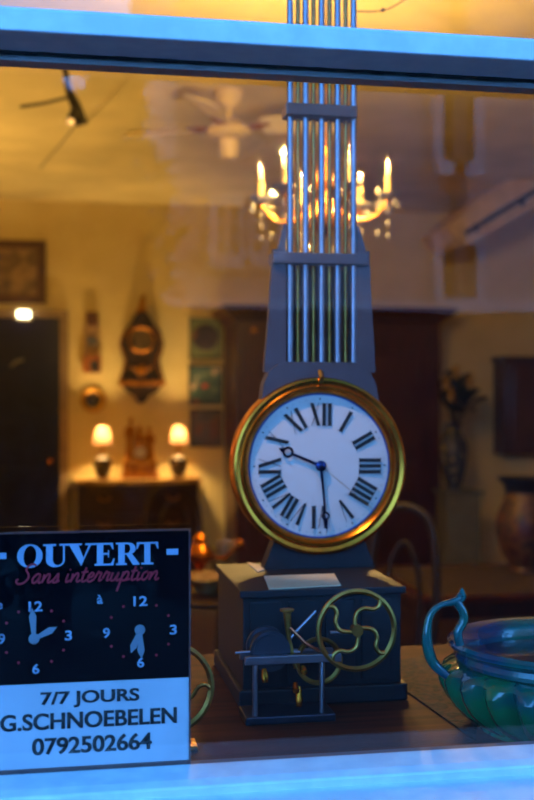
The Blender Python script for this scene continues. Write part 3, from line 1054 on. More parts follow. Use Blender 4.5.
for k in range(3):
    zz0 = .18 + k * (cz_ - .24) / 3
    dr = MB().slab([(x, bow(x, CY0 + .045, .05)) for x in xs[1:-1]] + [(xs[-2], CY0 + .08), (xs[1], CY0 + .08)], zz0, zz0 + (cz_ - .24) / 3 - .02).build('drawer', M_DARKWOOD, cm, smooth=False)
    for sx_ in (-.3, .3):
        x = ce + sx_
        y = bow(x, CY0 + .04, .05)
        MB().tube(smooth_path([(x - .05, y, zz0 + .14), (x - .03, y - .03, zz0 + .11), (x + .03, y - .03, zz0 + .11), (x + .05, y, zz0 + .14)]), .008, 6).build('drawer_pull', M_GILT, dr)
for lx in (ca + .07, cb - .07):
    for ly in (CY0 + .08, CY1 - .06):
        MB().tube([(lx, ly, .001), (lx, ly, .08), (lx, ly, .15)], [.02, .03, .04], 8).build('leg', M_DARKWOOD, cm)

M_SHADE = bpy.data.materials.new('pleated_lamp_shade')
M_SHADE.use_nodes = True
n_, l_ = M_SHADE.node_tree.nodes, M_SHADE.node_tree.links
n_.clear()
o_ = n_.new('ShaderNodeOutputMaterial')
mx_ = n_.new('ShaderNodeMixShader')
tr_ = n_.new('ShaderNodeBsdfTranslucent')
df_ = n_.new('ShaderNodeBsdfDiffuse')
tr_.inputs[0].default_value = (.075, .04, .026, 1)
df_.inputs[0].default_value = (.8, .6, .48, 1)
mx_.inputs[0].default_value = .55
l_.new(tr_.outputs[0], mx_.inputs[1]); l_.new(df_.outputs[0], mx_.inputs[2]); l_.new(mx_.outputs[0], o_.inputs[0])
M_BULB = light_mat('warm_bulb_glow', WARM, 30)
M_CHINA = palette_mat('dark_decorated_china', [(30, 26, 22), (70, 52, 30), (24, 34, 30), (140, 104, 50)], 14, .65)
LY = 9.98
def table_lamp(px, label):
    p = P(px, 476, LY)
    z = cz_ + .0003
    k = (PZ(424, LY, px) - z) / .46
    t = thing('table_lamp', (p.x, LY, cz_), label, 'lamp', 'small lit lamps on the commode')
    MB().lathe([(.05, 0), (.055, .012), (.045, .02)], (p.x, LY, z), 24).build('base', M_GILT, t)
    MB().lathe([(.045, .02), (.068, .06 * k), (.082, .12 * k), (.074, .165 * k), (.035, .19 * k), (.03, .20 * k), (0, .20 * k)], (p.x, LY, z), 28).build('china_body', M_CHINA, t)
    MB().lathe([(.012, .20 * k), (.012, .27 * k), (.018, .275 * k), (.018, .30 * k), (0, .30 * k)], (p.x, LY, z), 16).build('lamp_holder', M_GILT, t)
    MB().ball((p.x, LY, z + .315 * k), .016, sz=1.2).build('bulb', M_BULB, t)
    sh_ = MB()
    n = 48
    rings = []
    for r, h in ((.084, .29 * k), (.046, .44 * k)):
        rings.append([sh_.bm.verts.new((p.x + r * math.cos(2 * PI * j / n), LY + r * math.sin(2 * PI * j / n), z + h)) for j in range(n)])
    for j in range(n):
        sh_.bm.faces.new((rings[0][j], rings[0][(j + 1) % n], rings[1][(j + 1) % n], rings[1][j]))
    sh_.build('lamp_shade', M_SHADE, t)
    lamp('table_lamp_light', (p.x, LY, z + .375 * k), P_TABLE_LAMP, (1, .63, .22), .03, t)
table_lamp(102.5, 'lit china table lamp on the commode, below the round brass plate')
table_lamp(178.5, 'lit china table lamp on the commode, below the column of three pictures')

# gilded mantel clock with figures
gx = P(140, 472, LY)
MY_ = 10.0
gz = cz_ + .0003
def gp(px, py): return P(px, py, MY_)
mc = thing('mantel_clock', (gx.x, MY_, cz_), 'gilded figure mantel clock standing between the two lit lamps', 'clock')
w = gp(158.5, 470).x - gp(121.5, 470).x
MB().box(gx.x - w / 2, MY_ - .07, gz, gx.x + w / 2, MY_ + .07, gz + .045, .006).box(gx.x - w * .45, MY_ - .06, gz + .045, gx.x + w * .45, MY_ + .06, gz + .16, .006).build('plinth', M_GILT, mc)
MB().box(gx.x - .055, MY_ - .05, gz + .14, gx.x + .055, MY_ + .05, gz + .33, .01).lathe([(.05, 0), (.05, .03), (.02, .07), (.03, .11), (0, .15)], (gx.x, MY_, gz + .33), 20).build('clock_case', M_GILT, mc)
MB().lathe([(0, .055), (.042, .055), (.048, .05), (.048, .04), (0, .04)], (gx.x, MY_, gz + .23), 28, 'y').build('dial', M_ENAMEL, mc)
for sx_, hh in ((-1, .52), (1, .40)):
    bx_ = gx.x + sx_ * .10
    fg = MB()
    fg.tube([(bx_, MY_, gz + .158), (bx_ - sx_ * .005, MY_, gz + .158 + hh * .22), (bx_ - sx_ * .012, MY_, gz + .158 + hh * .42), (bx_ - sx_ * .015, MY_, gz + .158 + hh * .56), (bx_ - sx_ * .018, MY_, gz + .158 + hh * .62)], [.036, .028, .024, .034, .012], 12)
    fg.ball((bx_ - sx_ * .02, MY_ - .005, gz + .158 + hh * .69), .022, sz=1.25)
    fg.tube([(bx_ - sx_ * .045, MY_, gz + .158 + hh * .56), (bx_ - sx_ * .055, MY_ - .02, gz + .158 + hh * .44), (bx_ - sx_ * .05, MY_ - .03, gz + .158 + hh * .34)], [.012, .01, .008], 8)
    fg.tube([(bx_ + sx_ * .02, MY_, gz + .158 + hh * .56), (bx_ + sx_ * .03, MY_ - .015, gz + .158 + hh * .44), (bx_ + sx_ * .01, MY_ - .03, gz + .158 + hh * .36)], [.012, .01, .008], 8)
    fg.build('figure', M_GILT, mc)

# cartel clock on its bracket
M_TORTOISE = mat('tortoiseshell_veneer', (50, 24, 16), .55, c2=(22, 14, 12), scale=14, coat=.0)
def wp(px, py, d=0.0): return P(px, py, WY - d)
kx0 = wp(141, 350)
ct = thing('cartel_clock', (kx0.x, WY, wp(141, 402).z), 'waisted dark bracket clock with gilt mounts hanging above the mantel clock', 'clock')
half = [(0, 312), (7, 316), (11, 324), (18, 332), (21.5, 344), (20, 353), (17, 360), (19, 370), (22, 380), (23, 384)]
ol = [wp(141 + x, y) for x, y in half] + [wp(141 - x, y) for x, y in half[::-1]]
MB().prism([(p.x, p.z) for p in ol], WY - .17, WY).build('waisted_case', M_TORTOISE, ct, smooth=False)
a, b = wp(118, 381), wp(164, 386)
MB().box(a.x, WY - .21, b.z, b.x, WY, a.z, .008).build('bracket_shelf', M_GILT, ct, smooth=False)
half = [(19, 386), (16, 391), (7, 396), (4, 401), (0, 404)]
ol = [wp(141 + x, y) for x, y in half] + [wp(141 - x, y) for x, y in half[::-1]]
MB().prism([(p.x, p.z) for p in ol], WY - .14, WY).build('bracket', M_TORTOISE, ct, smooth=False)
c = wp(140, 341)
MB().lathe([(.10, .17), (.118, .175), (.122, .182), (.114, .188), (.106, .182), (.10, .17)], (c.x, WY, c.z), 40, 'y').build('gilt_bezel', M_GILT, ct)
MB().lathe([(0, .182), (.109, .18), (.109, .168), (0, .168)], (c.x, WY, c.z), 40, 'y').build('dial', mat('aged_gilt_dial', (100, 80, 46), .8, .0, c2=(60, 48, 30), scale=25), ct)
fn_ = MB()
p0 = wp(141, 317)
fn_.lathe([(.05, 0), (.062, .02), (.05, .06), (.03, .08), (.012, .10), (0, .10)], (p0.x, WY - .085, p0.z - .005), 20)
fn_.tube([(p0.x, WY - .085, p0.z + .08), (p0.x + .01, WY - .085, p0.z + .16), (p0.x + .03, WY - .085, p0.z + .21)], [.03, .024, .008])
fn_.build('finial_figure', M_GILT, ct)
c = wp(140, 371)
MB().ball((c.x, WY - .175, c.z), .05, sy=.4, sz=1.1).tube([(c.x - .09, WY - .175, c.z + .03), (c.x, WY - .185, c.z - .03), (c.x + .09, WY - .175, c.z + .03)], .012).build('gilt_mount', M_GILT, ct)
for sx_ in (-1, 1):
    pth = [wp(141 + sx_ * x, y, .17) for x, y in ((9, 328), (18, 335), (20.5, 344), (18, 354), (15.5, 360), (18, 371), (22, 382))]
    MB().tube(smooth_path(pth), .010, 6).build('edge_mount', M_GILT, ct)

# narrow wall regulator at its left
rg = thing('wall_barometer', (wp(92, 343).x, WY, wp(92, 373).z), 'narrow wall instrument with a dark square top, small round dial and amber box', 'barometer')
def wbox(name, xa, xb, ya, yb, d, m, parent):
    p, q = wp(xa, yb), wp(xb, ya)
    return MB().box(p.x, WY - d, p.z, q.x, WY, q.z, .004).build(name, m, parent, smooth=False)
wbox('top_box', 86.5, 98, 312, 326, .05, mat('brown_walnut', (88, 50, 30), .5), rg)
wbox('dial_board', 84, 100, 326, 356, .03, mat('pale_wood_board', (176, 140, 92), .5), rg)
wbox('amber_box', 83, 101, 356, 373, .07, mat('amber_wood', (150, 84, 30), .4), rg)
c = wp(92, 341)
MB().lathe([(0, .045), (.045, .045), (.052, .04), (.052, .02), (0, .02)], (c.x, WY, c.z), 28, 'y').build('dial', mat('dark_dial', (40, 36, 40), .3), rg)
wbox('dark_window', 90, 99, 361, 372, .075, M_BLACK, rg)
# round brass plate
c = wp(93, 400)
pl = thing('brass_wall_plate', (c.x, WY, c.z), 'round brass wall plate with a dark centre, below the narrow wall instrument', 'plate')
MB().lathe([(.066, .020), (.09, .030), (.108, .034), (.118, .028), (.118, .010), (.06, .002), (.066, .020)], (c.x, WY, c.z), 40, 'y').build('brass_rim', M_AGEDBRASS, pl)
MB().lathe([(0, .016), (.05, .018), (.07, .022), (.07, .004), (0, .004)], (c.x, WY, c.z), 40, 'y').build('dark_centre', mat('dark_bronze', (44, 38, 36), .35, .5), pl)

# three pictures in a column
def picture(xa, xb, ya, yb, name, label, m_art, m_frame, group=None, fw=2.0):
    a_, b_ = wp(xa, yb), wp(xb, ya)
    t = thing(name, ((a_.x + b_.x) / 2, WY, a_.z), label, 'picture', group)
    f_ = fw * 10.4 / F
    fr = MB().box(a_.x, WY - .03, a_.z, b_.x, WY, a_.z + f_).box(a_.x, WY - .03, b_.z - f_, b_.x, WY, b_.z).box(a_.x, WY - .03, a_.z + f_, a_.x + f_, WY, b_.z - f_).box(b_.x - f_, WY - .03, a_.z + f_, b_.x, WY, b_.z - f_)
    fr.build('picture_frame', m_frame, t, smooth=False)
    MB().box(a_.x + f_, WY - .018, a_.z + f_, b_.x - f_, WY - .002, b_.z - f_).build('canvas', m_art, t, smooth=False)
    return t, a_, b_
M_DKFRAME = mat('dark_picture_frame', (40, 34, 30), .5)
G3 = 'three small pictures in a column'
t, a_, b_ = picture(189, 222, 318, 359, 'oval_portrait', 'small green picture with a dark oval portrait, topmost of the column of three', mat('sage_mount', (110, 122, 84), .6, scale=10), mat('dull_green_frame', (92, 96, 60), .5), G3)
cx_, cz2 = (a_.x + b_.x) / 2, (a_.z + b_.z) / 2 + .01
ov = MB().lathe([(0, .024), (.118, .024), (.125, .018), (0, .018)], (cx_, WY, cz2), 36, 'y')
ov.build('oval_medallion', palette_mat('dark_portrait', [(28, 26, 34), (52, 38, 38), (24, 24, 30), (120, 70, 44)], 7), t)
picture(188.5, 222.5, 365, 405, 'bright_painting', 'small bright picture of red and white blotches, middle of the column of three', palette_mat('red_white_teal_paint', [(196, 50, 30), (60, 92, 88), (50, 84, 84), (84, 110, 100), (206, 178, 150)], 8), M_DKFRAME, G3)
picture(189.5, 222, 409, 447, 'dark_painting', 'small dark blue picture, lowest of the column of three', palette_mat('dark_blue_paint', [(34, 40, 58), (60, 62, 66), (84, 50, 40), (40, 50, 70)], 5), M_DKFRAME, G3)
picture(-34, 46, 241, 303, 'framed_landscape', 'wide brown framed picture hanging above the dark door', palette_mat('brown_landscape_paint', [(120, 96, 66), (92, 74, 56), (140, 112, 76), (84, 66, 52)], 4), mat('wide_brown_frame', (78, 46, 34), .45), None, 8)

# lamp over the door
c = wp(24, 315)
dl = thing('door_lamp', (c.x, WY - .02, c.z), 'small bright white lamp glowing at the top of the dark door', 'lamp')
MB().box(c.x - .075, WY - .075, c.z - .05, c.x + .075, WY, c.z + .05, .01).build('housing', M_CREAM, dl)
MB().box(c.x - .055, WY - .09, c.z - .03, c.x + .055, WY - .075, c.z + .03, .006).build('lens', light_mat('door_lamp_glow', (1, .95, .62), 9), dl)
lamp('door_lamp_light', (c.x, WY - .13, c.z), .6, (1, .9, .6), .05, dl)
c = P(18, 363, RY1 - .07)
MB().tube([(c.x - .06, RY1 - .07, c.z - .03), (c.x - .02, RY1 - .08, c.z + .01), (c.x + .05, RY1 - .08, c.z + .03)], .012).build('coat_hook', M_STEEL, bpy.data.objects['door_1'])

# ------------------------------------------------------------------ armoire
AY0, AY1 = 9.55, 10.26
aa, ab = PX(236, AY0), PX(440, AY0)
az = PZ(322, AY0, 340)
am = thing('armoire', ((aa + ab) / 2, AY0 + .3, 0), 'tall red-brown wooden wardrobe with a heavy cornice behind the round clock', 'wardrobe')
MB().box(aa, AY0, .08, ab, AY1, az).build('carcass', M_MAHOGANY, am, smooth=False)
ck = MB()
z = az
for i, (o2, h) in enumerate(((.03, .03), (.06, .03), (.10, .04), (.13, .03))):
    ck.box(aa - o2, AY0 - o2, z, ab + o2, AY1, z + h, .008)
    z += h
ck.build('cornice', M_MAHOGANY, am, smooth=False)
am_mid = (aa + ab) / 2
for s2 in (-1, 1):
    x0_, x1_ = (aa + .1, am_mid - .006) if s2 < 0 else (am_mid + .006, ab - .1)
    dmb = MB().box(x0_, AY0 - .022, .22, x1_, AY0 - .0005, az - .1, .004)
    dr = dmb.build('door', M_MAHOGANY, am, smooth=False)
    MB().box(x0_ + .12, AY0 - .034, .36, x1_ - .12, AY0 - .022, 1.05, .01).box(x0_ + .12, AY0 - .034, 1.2, x1_ - .12, AY0 - .022, az - .26, .01).build('raised_panel', M_MAHOGANY, dr, smooth=False)
    xe = x1_ - .05 if s2 < 0 else x0_ + .05
    MB().ball((xe, AY0 - .03, 1.2), .016).box(xe - .012, AY0 - .026, 1.1, xe + .012, AY0 - .022, 1.3).build('escutcheon', M_GILT, dr)
for sx_ in (aa + .06, ab - .06):
    for y in (AY0 + .06, AY1 - .06):
        MB().lathe([(.03, 0), (.06, .03), (.05, .08)], (sx_, y, .001), 14).build('bun_foot', M_MAHOGANY, am)
for px, py in ((252, 366), (254, 330)):
    c = P(px, py, AY0)
    MB().lathe([(0, .012), (.02, .01), (.026, 0), (0, 0)], (c.x, AY0 - .001, c.z), 16, 'y').build('brass_boss', M_GILT, am)

# pedestal with vase and flowers
VY = 9.2
c = P(458, 490, VY)
sp = thing('plant_stand', (c.x, VY, 0), 'square grey-green stand beside the wardrobe carrying a vase', 'stand')
MB().box(c.x - .15, VY - .15, .08, c.x + .15, VY + .15, c.z - .03, .005).box(c.x - .18, VY - .18, .001, c.x + .18, VY + .18, .08, .005).build('shaft', mat('grey_green_paint', (96, 96, 76), .7), sp, smooth=False)
MB().box(c.x - .175, VY - .175, c.z - .03, c.x + .175, VY + .175, c.z, .006).build('top', mat('grey_green_paint', (96, 96, 76)), sp, smooth=False)
v = thing('flower_vase', (c.x - .03, VY, c.z), 'blue and cream china vase of yellow flowers on the grey-green stand', 'vase')
vx = c.x - .04
vz = c.z + .0004
MB().lathe([(.06, 0), (.075, .01), (.07, .04), (.10, .16), (.125, .30), (.12, .40), (.08, .48), (.06, .53), (.085, .58), (.07, .58), (.045, .52), (0, .5)], (vx, VY, vz), 36).build('china_body', palette_mat('blue_cream_china', [(140, 130, 90), (26, 38, 58), (20, 30, 50), (36, 48, 62), (120, 112, 80)], 11, .4), v)
M_LEAF = mat('dark_green_leaf', (26, 40, 22), .5, c2=(16, 26, 16), scale=8)
lf = MB()
rt = Vector((vx, VY, vz + .56))
for (px, py, dy, w_) in ((490, 398, -.1, .15), (480, 388, .1, .13), (470, 372, -.15, .10), (445, 378, -.1, .12), (452, 368, .12, .10), (462, 405, -.3, .13), (447, 400, -.25, .1), (474, 412, .2, .1), (440, 392, -.05, .1), (456, 385, -.2, .14)):
    tip = P(px, py, VY + dy)
    mid = rt + (tip - rt) * .35 + Vector((0, 0, .06))
    lf.tube([rt - Vector((0, 0, .05)), mid], .006, 5)
    lf.leaf(mid, tip, w_ * 1.5, .05)
lf.build('leaves', M_LEAF, v)
M_YELLOW = mat('yellow_petals', (190, 150, 50), .6, c2=(120, 90, 26), scale=20)
for (px, py, dy) in ((446, 383, -.16), (456, 372, -.05), (470, 380, -.12), (451, 395, -.2)):
    q = P(px, py, VY + dy)
    fl = MB()
    for k in range(9):
        a_ = 2 * PI * k / 9
        fl.leaf(q, q + Vector((math.cos(a_) * .075, -.03, math.sin(a_) * .075)), .045, n=3)
    fl.ball(q + Vector((0, -.012, 0)), .02)
    fl.build('flower', M_YELLOW, v)

# wall cabinet at the far right and the figured urn under it
a_, b_ = P(503, 455, 10.05), P(585, 362, 10.05)
wc_ = thing('wall_cabinet', ((a_.x + b_.x) / 2, 10.05, a_.z), 'dark red-brown cabinet fixed to the wall above the painted urn', 'cabinet')
MB().box(a_.x, 10.05, a_.z, b_.x, RY1 - .002, b_.z).build('body', M_MAHOGANY, wc_, smooth=False)
MB().box(a_.x - .03, 10.02, b_.z, b_.x + .03, RY1 - .002, b_.z + .05, .01).build('cornice', M_MAHOGANY, wc_, smooth=False)
dr = MB().box(a_.x + .03, 10.03, a_.z + .03, (a_.x + b_.x) / 2 - .004, 10.0495, b_.z - .03, .004).build('door', M_MAHOGANY, wc_, smooth=False)
MB().box(a_.x + .1, 10.02, a_.z + .1, (a_.x + b_.x) / 2 - .07, 10.03, b_.z - .1, .006).build('raised_panel', M_MAHOGANY, dr, smooth=False)
dr = MB().box((a_.x + b_.x) / 2 + .004, 10.03, a_.z + .03, b_.x - .03, 10.0495, b_.z - .03, .004).build('door', M_MAHOGANY, wc_, smooth=False)
MB().box((a_.x + b_.x) / 2 + .07, 10.02, a_.z + .1, b_.x - .1, 10.03, b_.z - .1, .006).build('raised_panel', M_MAHOGANY, dr, smooth=False)

UY = 6.2
TBLZ = PZ(576, UY - .1, 500)
q = P(524, 560, UY)
ur = thing('painted_urn', (q.x, UY, TBLZ), 'large dark urn painted with red and gold figures on the lace-covered table', 'urn')
k = (PZ(478, UY, 524) - TBLZ)
R_ = 30 * UY / F
MB().lathe([(.5 * R_, 0), (.55 * R_, .02 * k), (.5 * R_, .06 * k), (.8 * R_, .2 * k), (1.0 * R_, .4 * k), (1.02 * R_, .5 * k), (.9 * R_, .64 * k), (.7 * R_, .76 * k), (.64 * R_, .84 * k)], (q.x, UY, TBLZ + .0045), 40).build('painted_body', palette_mat('figured_glaze', [(24, 14, 14), (66, 24, 16), (90, 60, 28), (22, 18, 20), (70, 30, 18)], 10, .5), ur)
MB().lathe([(.64 * R_, .84 * k), (.72 * R_, .92 * k), (.98 * R_, 1.0 * k), (.92 * R_, 1.0 * k), (.62 * R_, .90 * k), (.55 * R_, .8 * k), (0, .78 * k)], (q.x, UY, TBLZ + .0045), 40).build('flared_neck', mat('dark_blue_neck', (26, 26, 36), .3), ur)

# table on the right with a lace runner
def table(name, xa, xb, ya, yb, zt, label, m, rad=.02):
    t = thing(name, ((xa + xb) / 2, (ya + yb) / 2, 0), label, 'table')
    MB().box(xa, ya, zt - .035, xb, yb, zt, .006).build('tabletop', m, t, smooth=False)
    MB().box(xa + .06, ya + .06, zt - .13, xb - .06, yb - .06, zt - .035).build('apron', m, t, smooth=False)
    for lx in (xa + .08, xb - .08):
        for ly in (ya + .08, yb - .08):
            MB().tube([(lx, ly, .001), (lx, ly, zt * .5), (lx, ly, zt - .036)], [.022, .03, .036], 10).build('leg', m, t)
    return t
ta, tb_ = PX(412, 5.6), PX(600, 6.3)
table('side_table', ta, tb_, 5.5, 6.6, TBLZ, 'dark wooden table under the painted urn and its lace runner', M_MAHOGANY)
xa, xb = PX(425, 5.6), PX(590, 5.6)
rn_ = MB()
N = 60
pts = [(xa + (xb - xa) * i / N, 5.52 + .02 * abs(math.sin(i * PI / 5))) for i in range(N + 1)]
rn_.slab(pts + [(xb, 6.5), (xa, 6.5)], TBLZ + .0004, TBLZ + .004)
tag(rn_.build('lace_runner', mat('cream_lace', (64, 48, 34), .9, c2=(34, 22, 16), scale=60, lo=.45, hi=.55), smooth=False), 'cream lace runner with a scalloped edge lying under the painted urn', 'table runner')

# round dining table at the left with glass and a brass lamp
DY = 4.6
dzt = PZ(592, DY, 220)
x_ = PX(232, DY)
dt = thing('dining_table', (x_, DY + .15, 0), 'dark round table behind the sign holding a glass dish and brass stand', 'table')
MB().lathe([(.0, -.03), (.40, -.03), (.43, -.015), (.43, -.005), (.42, 0), (0, 0)], (x_, DY + .15, dzt), 64).build('tabletop', M_DARKWOOD, dt)
MB().lathe([(.05, .06), (.06, .1), (.035, .3), (.06, .5), (.04, dzt - .03)], (x_, DY + .15, 0), 20).build('pedestal_column', M_DARKWOOD, dt)
for i in range(3):
    a_ = i * 2 * PI / 3 + .4
    MB().tube(smooth_path([(x_, DY + .15, .12), (x_ + .15 * math.cos(a_), DY + .15 + .15 * math.sin(a_), .11), (x_ + .32 * math.cos(a_), DY + .15 + .32 * math.sin(a_), .022)]), .022, 8).build('leg', M_DARKWOOD, dt)
M_FROST = mat('pale_pressed_glass', (190, 160, 110), .15, c2=(150, 118, 70), scale=30, spec=.8)
q = P(207, 575, DY)
gd = thing('glass_dish', (q.x, DY, dzt), 'shallow pale glass dish with a wavy rim on the round table', 'dish')
MB().lathe([(0, .004), (.04, .0), (.045, .006), (.06, .03), (.10, .06), (.125, .068), (.12, .072), (.09, .066), (.05, .04), (0, .02)], (q.x, DY, dzt + .0005), 60, fn=lambda t, h: 1 + (.09 * math.sin(6 * t) if h > .05 else 0)).build('bowl', M_FROST, gd)
q = P(200, 560, DY + .22)
bs = thing('brass_lamp_stand', (q.x, DY + .22, dzt), 'shiny brass oil-lamp stand beside the glass dish, partly behind the sign', 'lamp')
MB().lathe([(.07, 0), (.07, .012), (.03, .03), (.018, .06), (.03, .085), (.05, .10), (.06, .13), (.045, .16), (.02, .18), (.03, .20), (.012, .22), (0, .22)], (q.x, DY + .22, dzt + .0005), 32).build('baluster', M_BRASS, bs)
MB().tube(smooth_path([(q.x + .05, DY + .22, dzt + .12), (q.x + .10, DY + .2, dzt + .11), (q.x + .14, DY + .18, dzt + .15), (q.x + .17, DY + .18, dzt + .17)]), .009, 8).ball((q.x + .17, DY + .18, dzt + .175), .022).build('arm', M_BRASS, bs)
q = P(226, 553, DY + .35)
cp_ = thing('glass_goblet', (q.x, DY + .35, dzt), 'small amber glass goblet behind the glass dish', 'goblet')
MB().lathe([(.04, 0), (.04, .006), (.008, .012), (.008, .07), (.03, .09), (.042, .13), (.045, .17), (.042, .17), (.036, .13), (0, .095)], (q.x, DY + .35, dzt + .0005), 28).build('glass_body', M_FROST, cp_)

# bentwood chairs: by the commode, by the round table, and behind the wheel
def chair(px, Y, ztop_py, label, rot, m=M_DARKWOOD, w=.44):
    zt = PZ(ztop_py, Y, px)
    x = PX(px, Y)
    t = thing('bentwood_chair', (x, Y, 0), label, 'chair', None)
    t.rotation_euler.z = 0
    R_ = Matrix.Rotation(rot, 4, 'Z')
    def q(u, v_, z): return Vector((x, Y, 0)) + R_ @ Vector((u, v_, z))
    hw_ = w / 2
    st = .46
    arch = [q(-hw_ + .02, .2, st), q(-hw_, .23, st + .25 * (zt - st)), q(-hw_, .26, st + .6 * (zt - st)), q(-hw_ * .75, .28, st + .9 * (zt - st)), q(0, .29, zt), q(hw_ * .75, .28, st + .9 * (zt - st)), q(hw_, .26, st + .6 * (zt - st)), q(hw_, .23, st + .25 * (zt - st)), q(hw_ - .02, .2, st)]
    MB().tube(smooth_path(arch, 6), .020, 10).build('back_hoop', m, t)
    arch2 = [q(-hw_ * .5, .2, st), q(-hw_ * .5, .24, st + .5 * (zt - st)), q(0, .27, st + .75 * (zt - st)), q(hw_ * .5, .24, st + .5 * (zt - st)), q(hw_ * .5, .2, st)]
    MB().tube(smooth_path(arch2, 6), .012, 8).build('inner_hoop', m, t)
    MB().lathe([(0, -.02), (hw_ - .01, -.02), (hw_, 0), (hw_ - .01, .015), (0, .01)], q(0, 0, st), 36).build('seat', m, t)
    for u, v_ in ((-1, -1), (1, -1), (-1, 1), (1, 1)):
        MB().tube([q(u * hw_ * .62, v_ * hw_ * .62, st - .015), q(u * hw_ * .85, v_ * hw_ * .9, .001)], [.019, .014], 8).build('leg', m, t)
    ring = [q(hw_ * .68 * math.cos(i * PI / 12), hw_ * .68 * math.sin(i * PI / 12), .22) for i in range(24)]
    MB().tube(ring, .010, 6, closed=True).build('stretcher_ring', m, t)
chair(188, 8.3, 489, 'dark round-backed chair standing in front of the commode', .35)
chair(392, 4.7, 512, 'dark bentwood chair standing before the wardrobe, low beside the round clock', -.5, mat('near_black_wood', (30, 15, 11), .6), .30)

# standing lamp out of view, added to brighten the back of the shop
fl_ = thing('added_floor_lamp', (-1.5, 7.6, 0), 'brass standing lamp with a wide cream shade, added out of view to light the shop', 'lamp')
MB().lathe([(.15, .001), (.15, .02), (.03, .04), (0, .04)], (-1.5, 7.6, 0), 32).build('base', M_AGEDBRASS, fl_)
MB().tube([(-1.5, 7.6, .03), (-1.5, 7.6, 1.62)], .014, 12).build('pole', M_AGEDBRASS, fl_)
MB().ball((-1.5, 7.6, 1.66), .03).build('bulb', M_BULB, fl_)
fs = MB()
rr = []
for r, h in ((.26, 1.55), (.17, 1.86)):
    rr.append([fs.bm.verts.new((-1.5 + r * math.cos(2 * PI * j / 48), 7.6 + r * math.sin(2 * PI * j / 48), h)) for j in range(48)])
for j in range(48):
    fs.bm.faces.new((rr[0][j], rr[0][(j + 1) % 48], rr[1][(j + 1) % 48], rr[1][j]))
fs.build('lamp_shade', M_SHADE, fl_)
lamp('added_floor_lamp_light', (-1.5, 7.6, 1.76), 190.0, (1, .62, .2), .03, fl_)

# ------------------------------------------------------------------ ceiling things
FYY = 6.46
q = P(229, 92, FYY)
fan = thing('ceiling_fan', (q.x, FYY, RZ), 'cream four-bladed ceiling fan with a small light cup', 'ceiling fan')
fx = q.x
mzf = PZ(130, FYY, 229)
MB().lathe([(0, 0), (.08, 0), (.085, -.02), (.07, -.07), (.035, -.10), (0, -.10)], (fx, FYY, RZ - .0005), 32).build('ceiling_rose', M_CREAM, fan)
MB().tube([(fx, FYY, RZ - .09), (fx, FYY, mzf + .03)], .016, 12).build('drop_rod', M_CREAM, fan)
MB().lathe([(0, .07), (.05, .06), (.09, .035), (.13, .0), (.135, -.025), (.11, -.045), (.06, -.055), (0, -.055)], (fx, FYY, mzf), 40).build('motor_housing', M_CREAM, fan)
MB().lathe([(0, -.05), (.05, -.055), (.058, -.065), (.055, -.15), (.045, -.17), (0, -.175)], (fx, FYY, mzf), 28).build('light_cup', M_CREAM, fan)
M_BLADE = mat('cream_fan_blade', (238, 224, 190), .5, scale=6)
for k in range(4):
    a_ = math.radians(-23 + 90 * k)
    d_ = Vector((math.cos(a_), math.sin(a_), 0))
    s2 = Vector((-d_.y, d_.x, 0))
    c0 = Vector((fx, FYY, mzf + .01))
    br = MB()
    br.tube([c0 + d_ * .10, c0 + d_ * .17 + s2 * .03, c0 + d_ * .25 + s2 * .035], .010, 6).tube([c0 + d_ * .10, c0 + d_ * .17 - s2 * .03, c0 + d_ * .25 - s2 * .035], .010, 6)
    arm = br.build('blade_bracket', M_GILT, fan)
    bl = MB()
    ptsb = [(.20, -.06), (.22, -.068), (.60, -.095), (.64, -.08), (.655, 0), (.64, .08), (.60, .095), (.22, .068), (.20, .06)]
    vs_ = []
    for (r, w_) in ptsb:
        p = c0 + d_ * r + s2 * w_ + Vector((0, 0, -w_ * .42))
        vs_.append(p)
    top = [bl.bm.verts.new(p + Vector((0, 0, .006))) for p in vs_]
    bot = [bl.bm.verts.new(p) for p in vs_]
    bl.bm.faces.new(top)
    bl.bm.faces.new(bot[::-1])
    for i in range(len(vs_)):
        j = (i + 1) % len(vs_)
        bl.bm.faces.new((top[i], bot[i], bot[j], top[j]))
    bl.build('blade', M_BLADE, fan, smooth=False)

# chandelier of six candle arms
HY = 4.45
hc = P(324, 200, HY)
ch = thing('crystal_chandelier', (hc.x, HY, RZ), 'gilt chandelier with candle bulbs and hanging crystal drops behind the clock rods', 'chandelier')
zb_ = PZ(197, HY, 324)                 # level of the candle feet
MB().lathe([(.05, 0), (.05, -.015), (.02, -.04), (0, -.04)], (hc.x, HY, RZ - .0005), 24).build('ceiling_rose', M_GILT, ch)
MB().tube([(hc.x, HY, RZ - .03), (hc.x, HY, zb_ + .20)], .006, 8).build('chain', M_GILT, ch)
MB().lathe([(0, .22), (.02, .20), (.012, .15), (.03, .10), (.045, .06), (.02, .02), (.025, -.04), (.055, -.08), (.05, -.12), (.015, -.16), (0, -.17)], (hc.x, HY, zb_), 24).build('stem', M_GILT, ch)
M_CRYSTAL = bpy.data.materials.new('cut_crystal')
M_CRYSTAL.use_nodes = True
b_ = M_CRYSTAL.node_tree.nodes['Principled BSDF']
b_.inputs['Base Color'].default_value = (1, .96, .88, 1)
b_.inputs['Roughness'].default_value = .06
b_.inputs['Transmission Weight'].default_value = .5
b_.inputs['Specular IOR Level'].default_value = 1.0
b_.inputs['IOR'].default_value = 1.8
M_FLAME = light_mat('candle_filament_glow', (1, .66, .26), 5)
M_BULBGLASS = glass_mat('clear_bulb_glass')
RC = .262
tips = []
drop_me = None
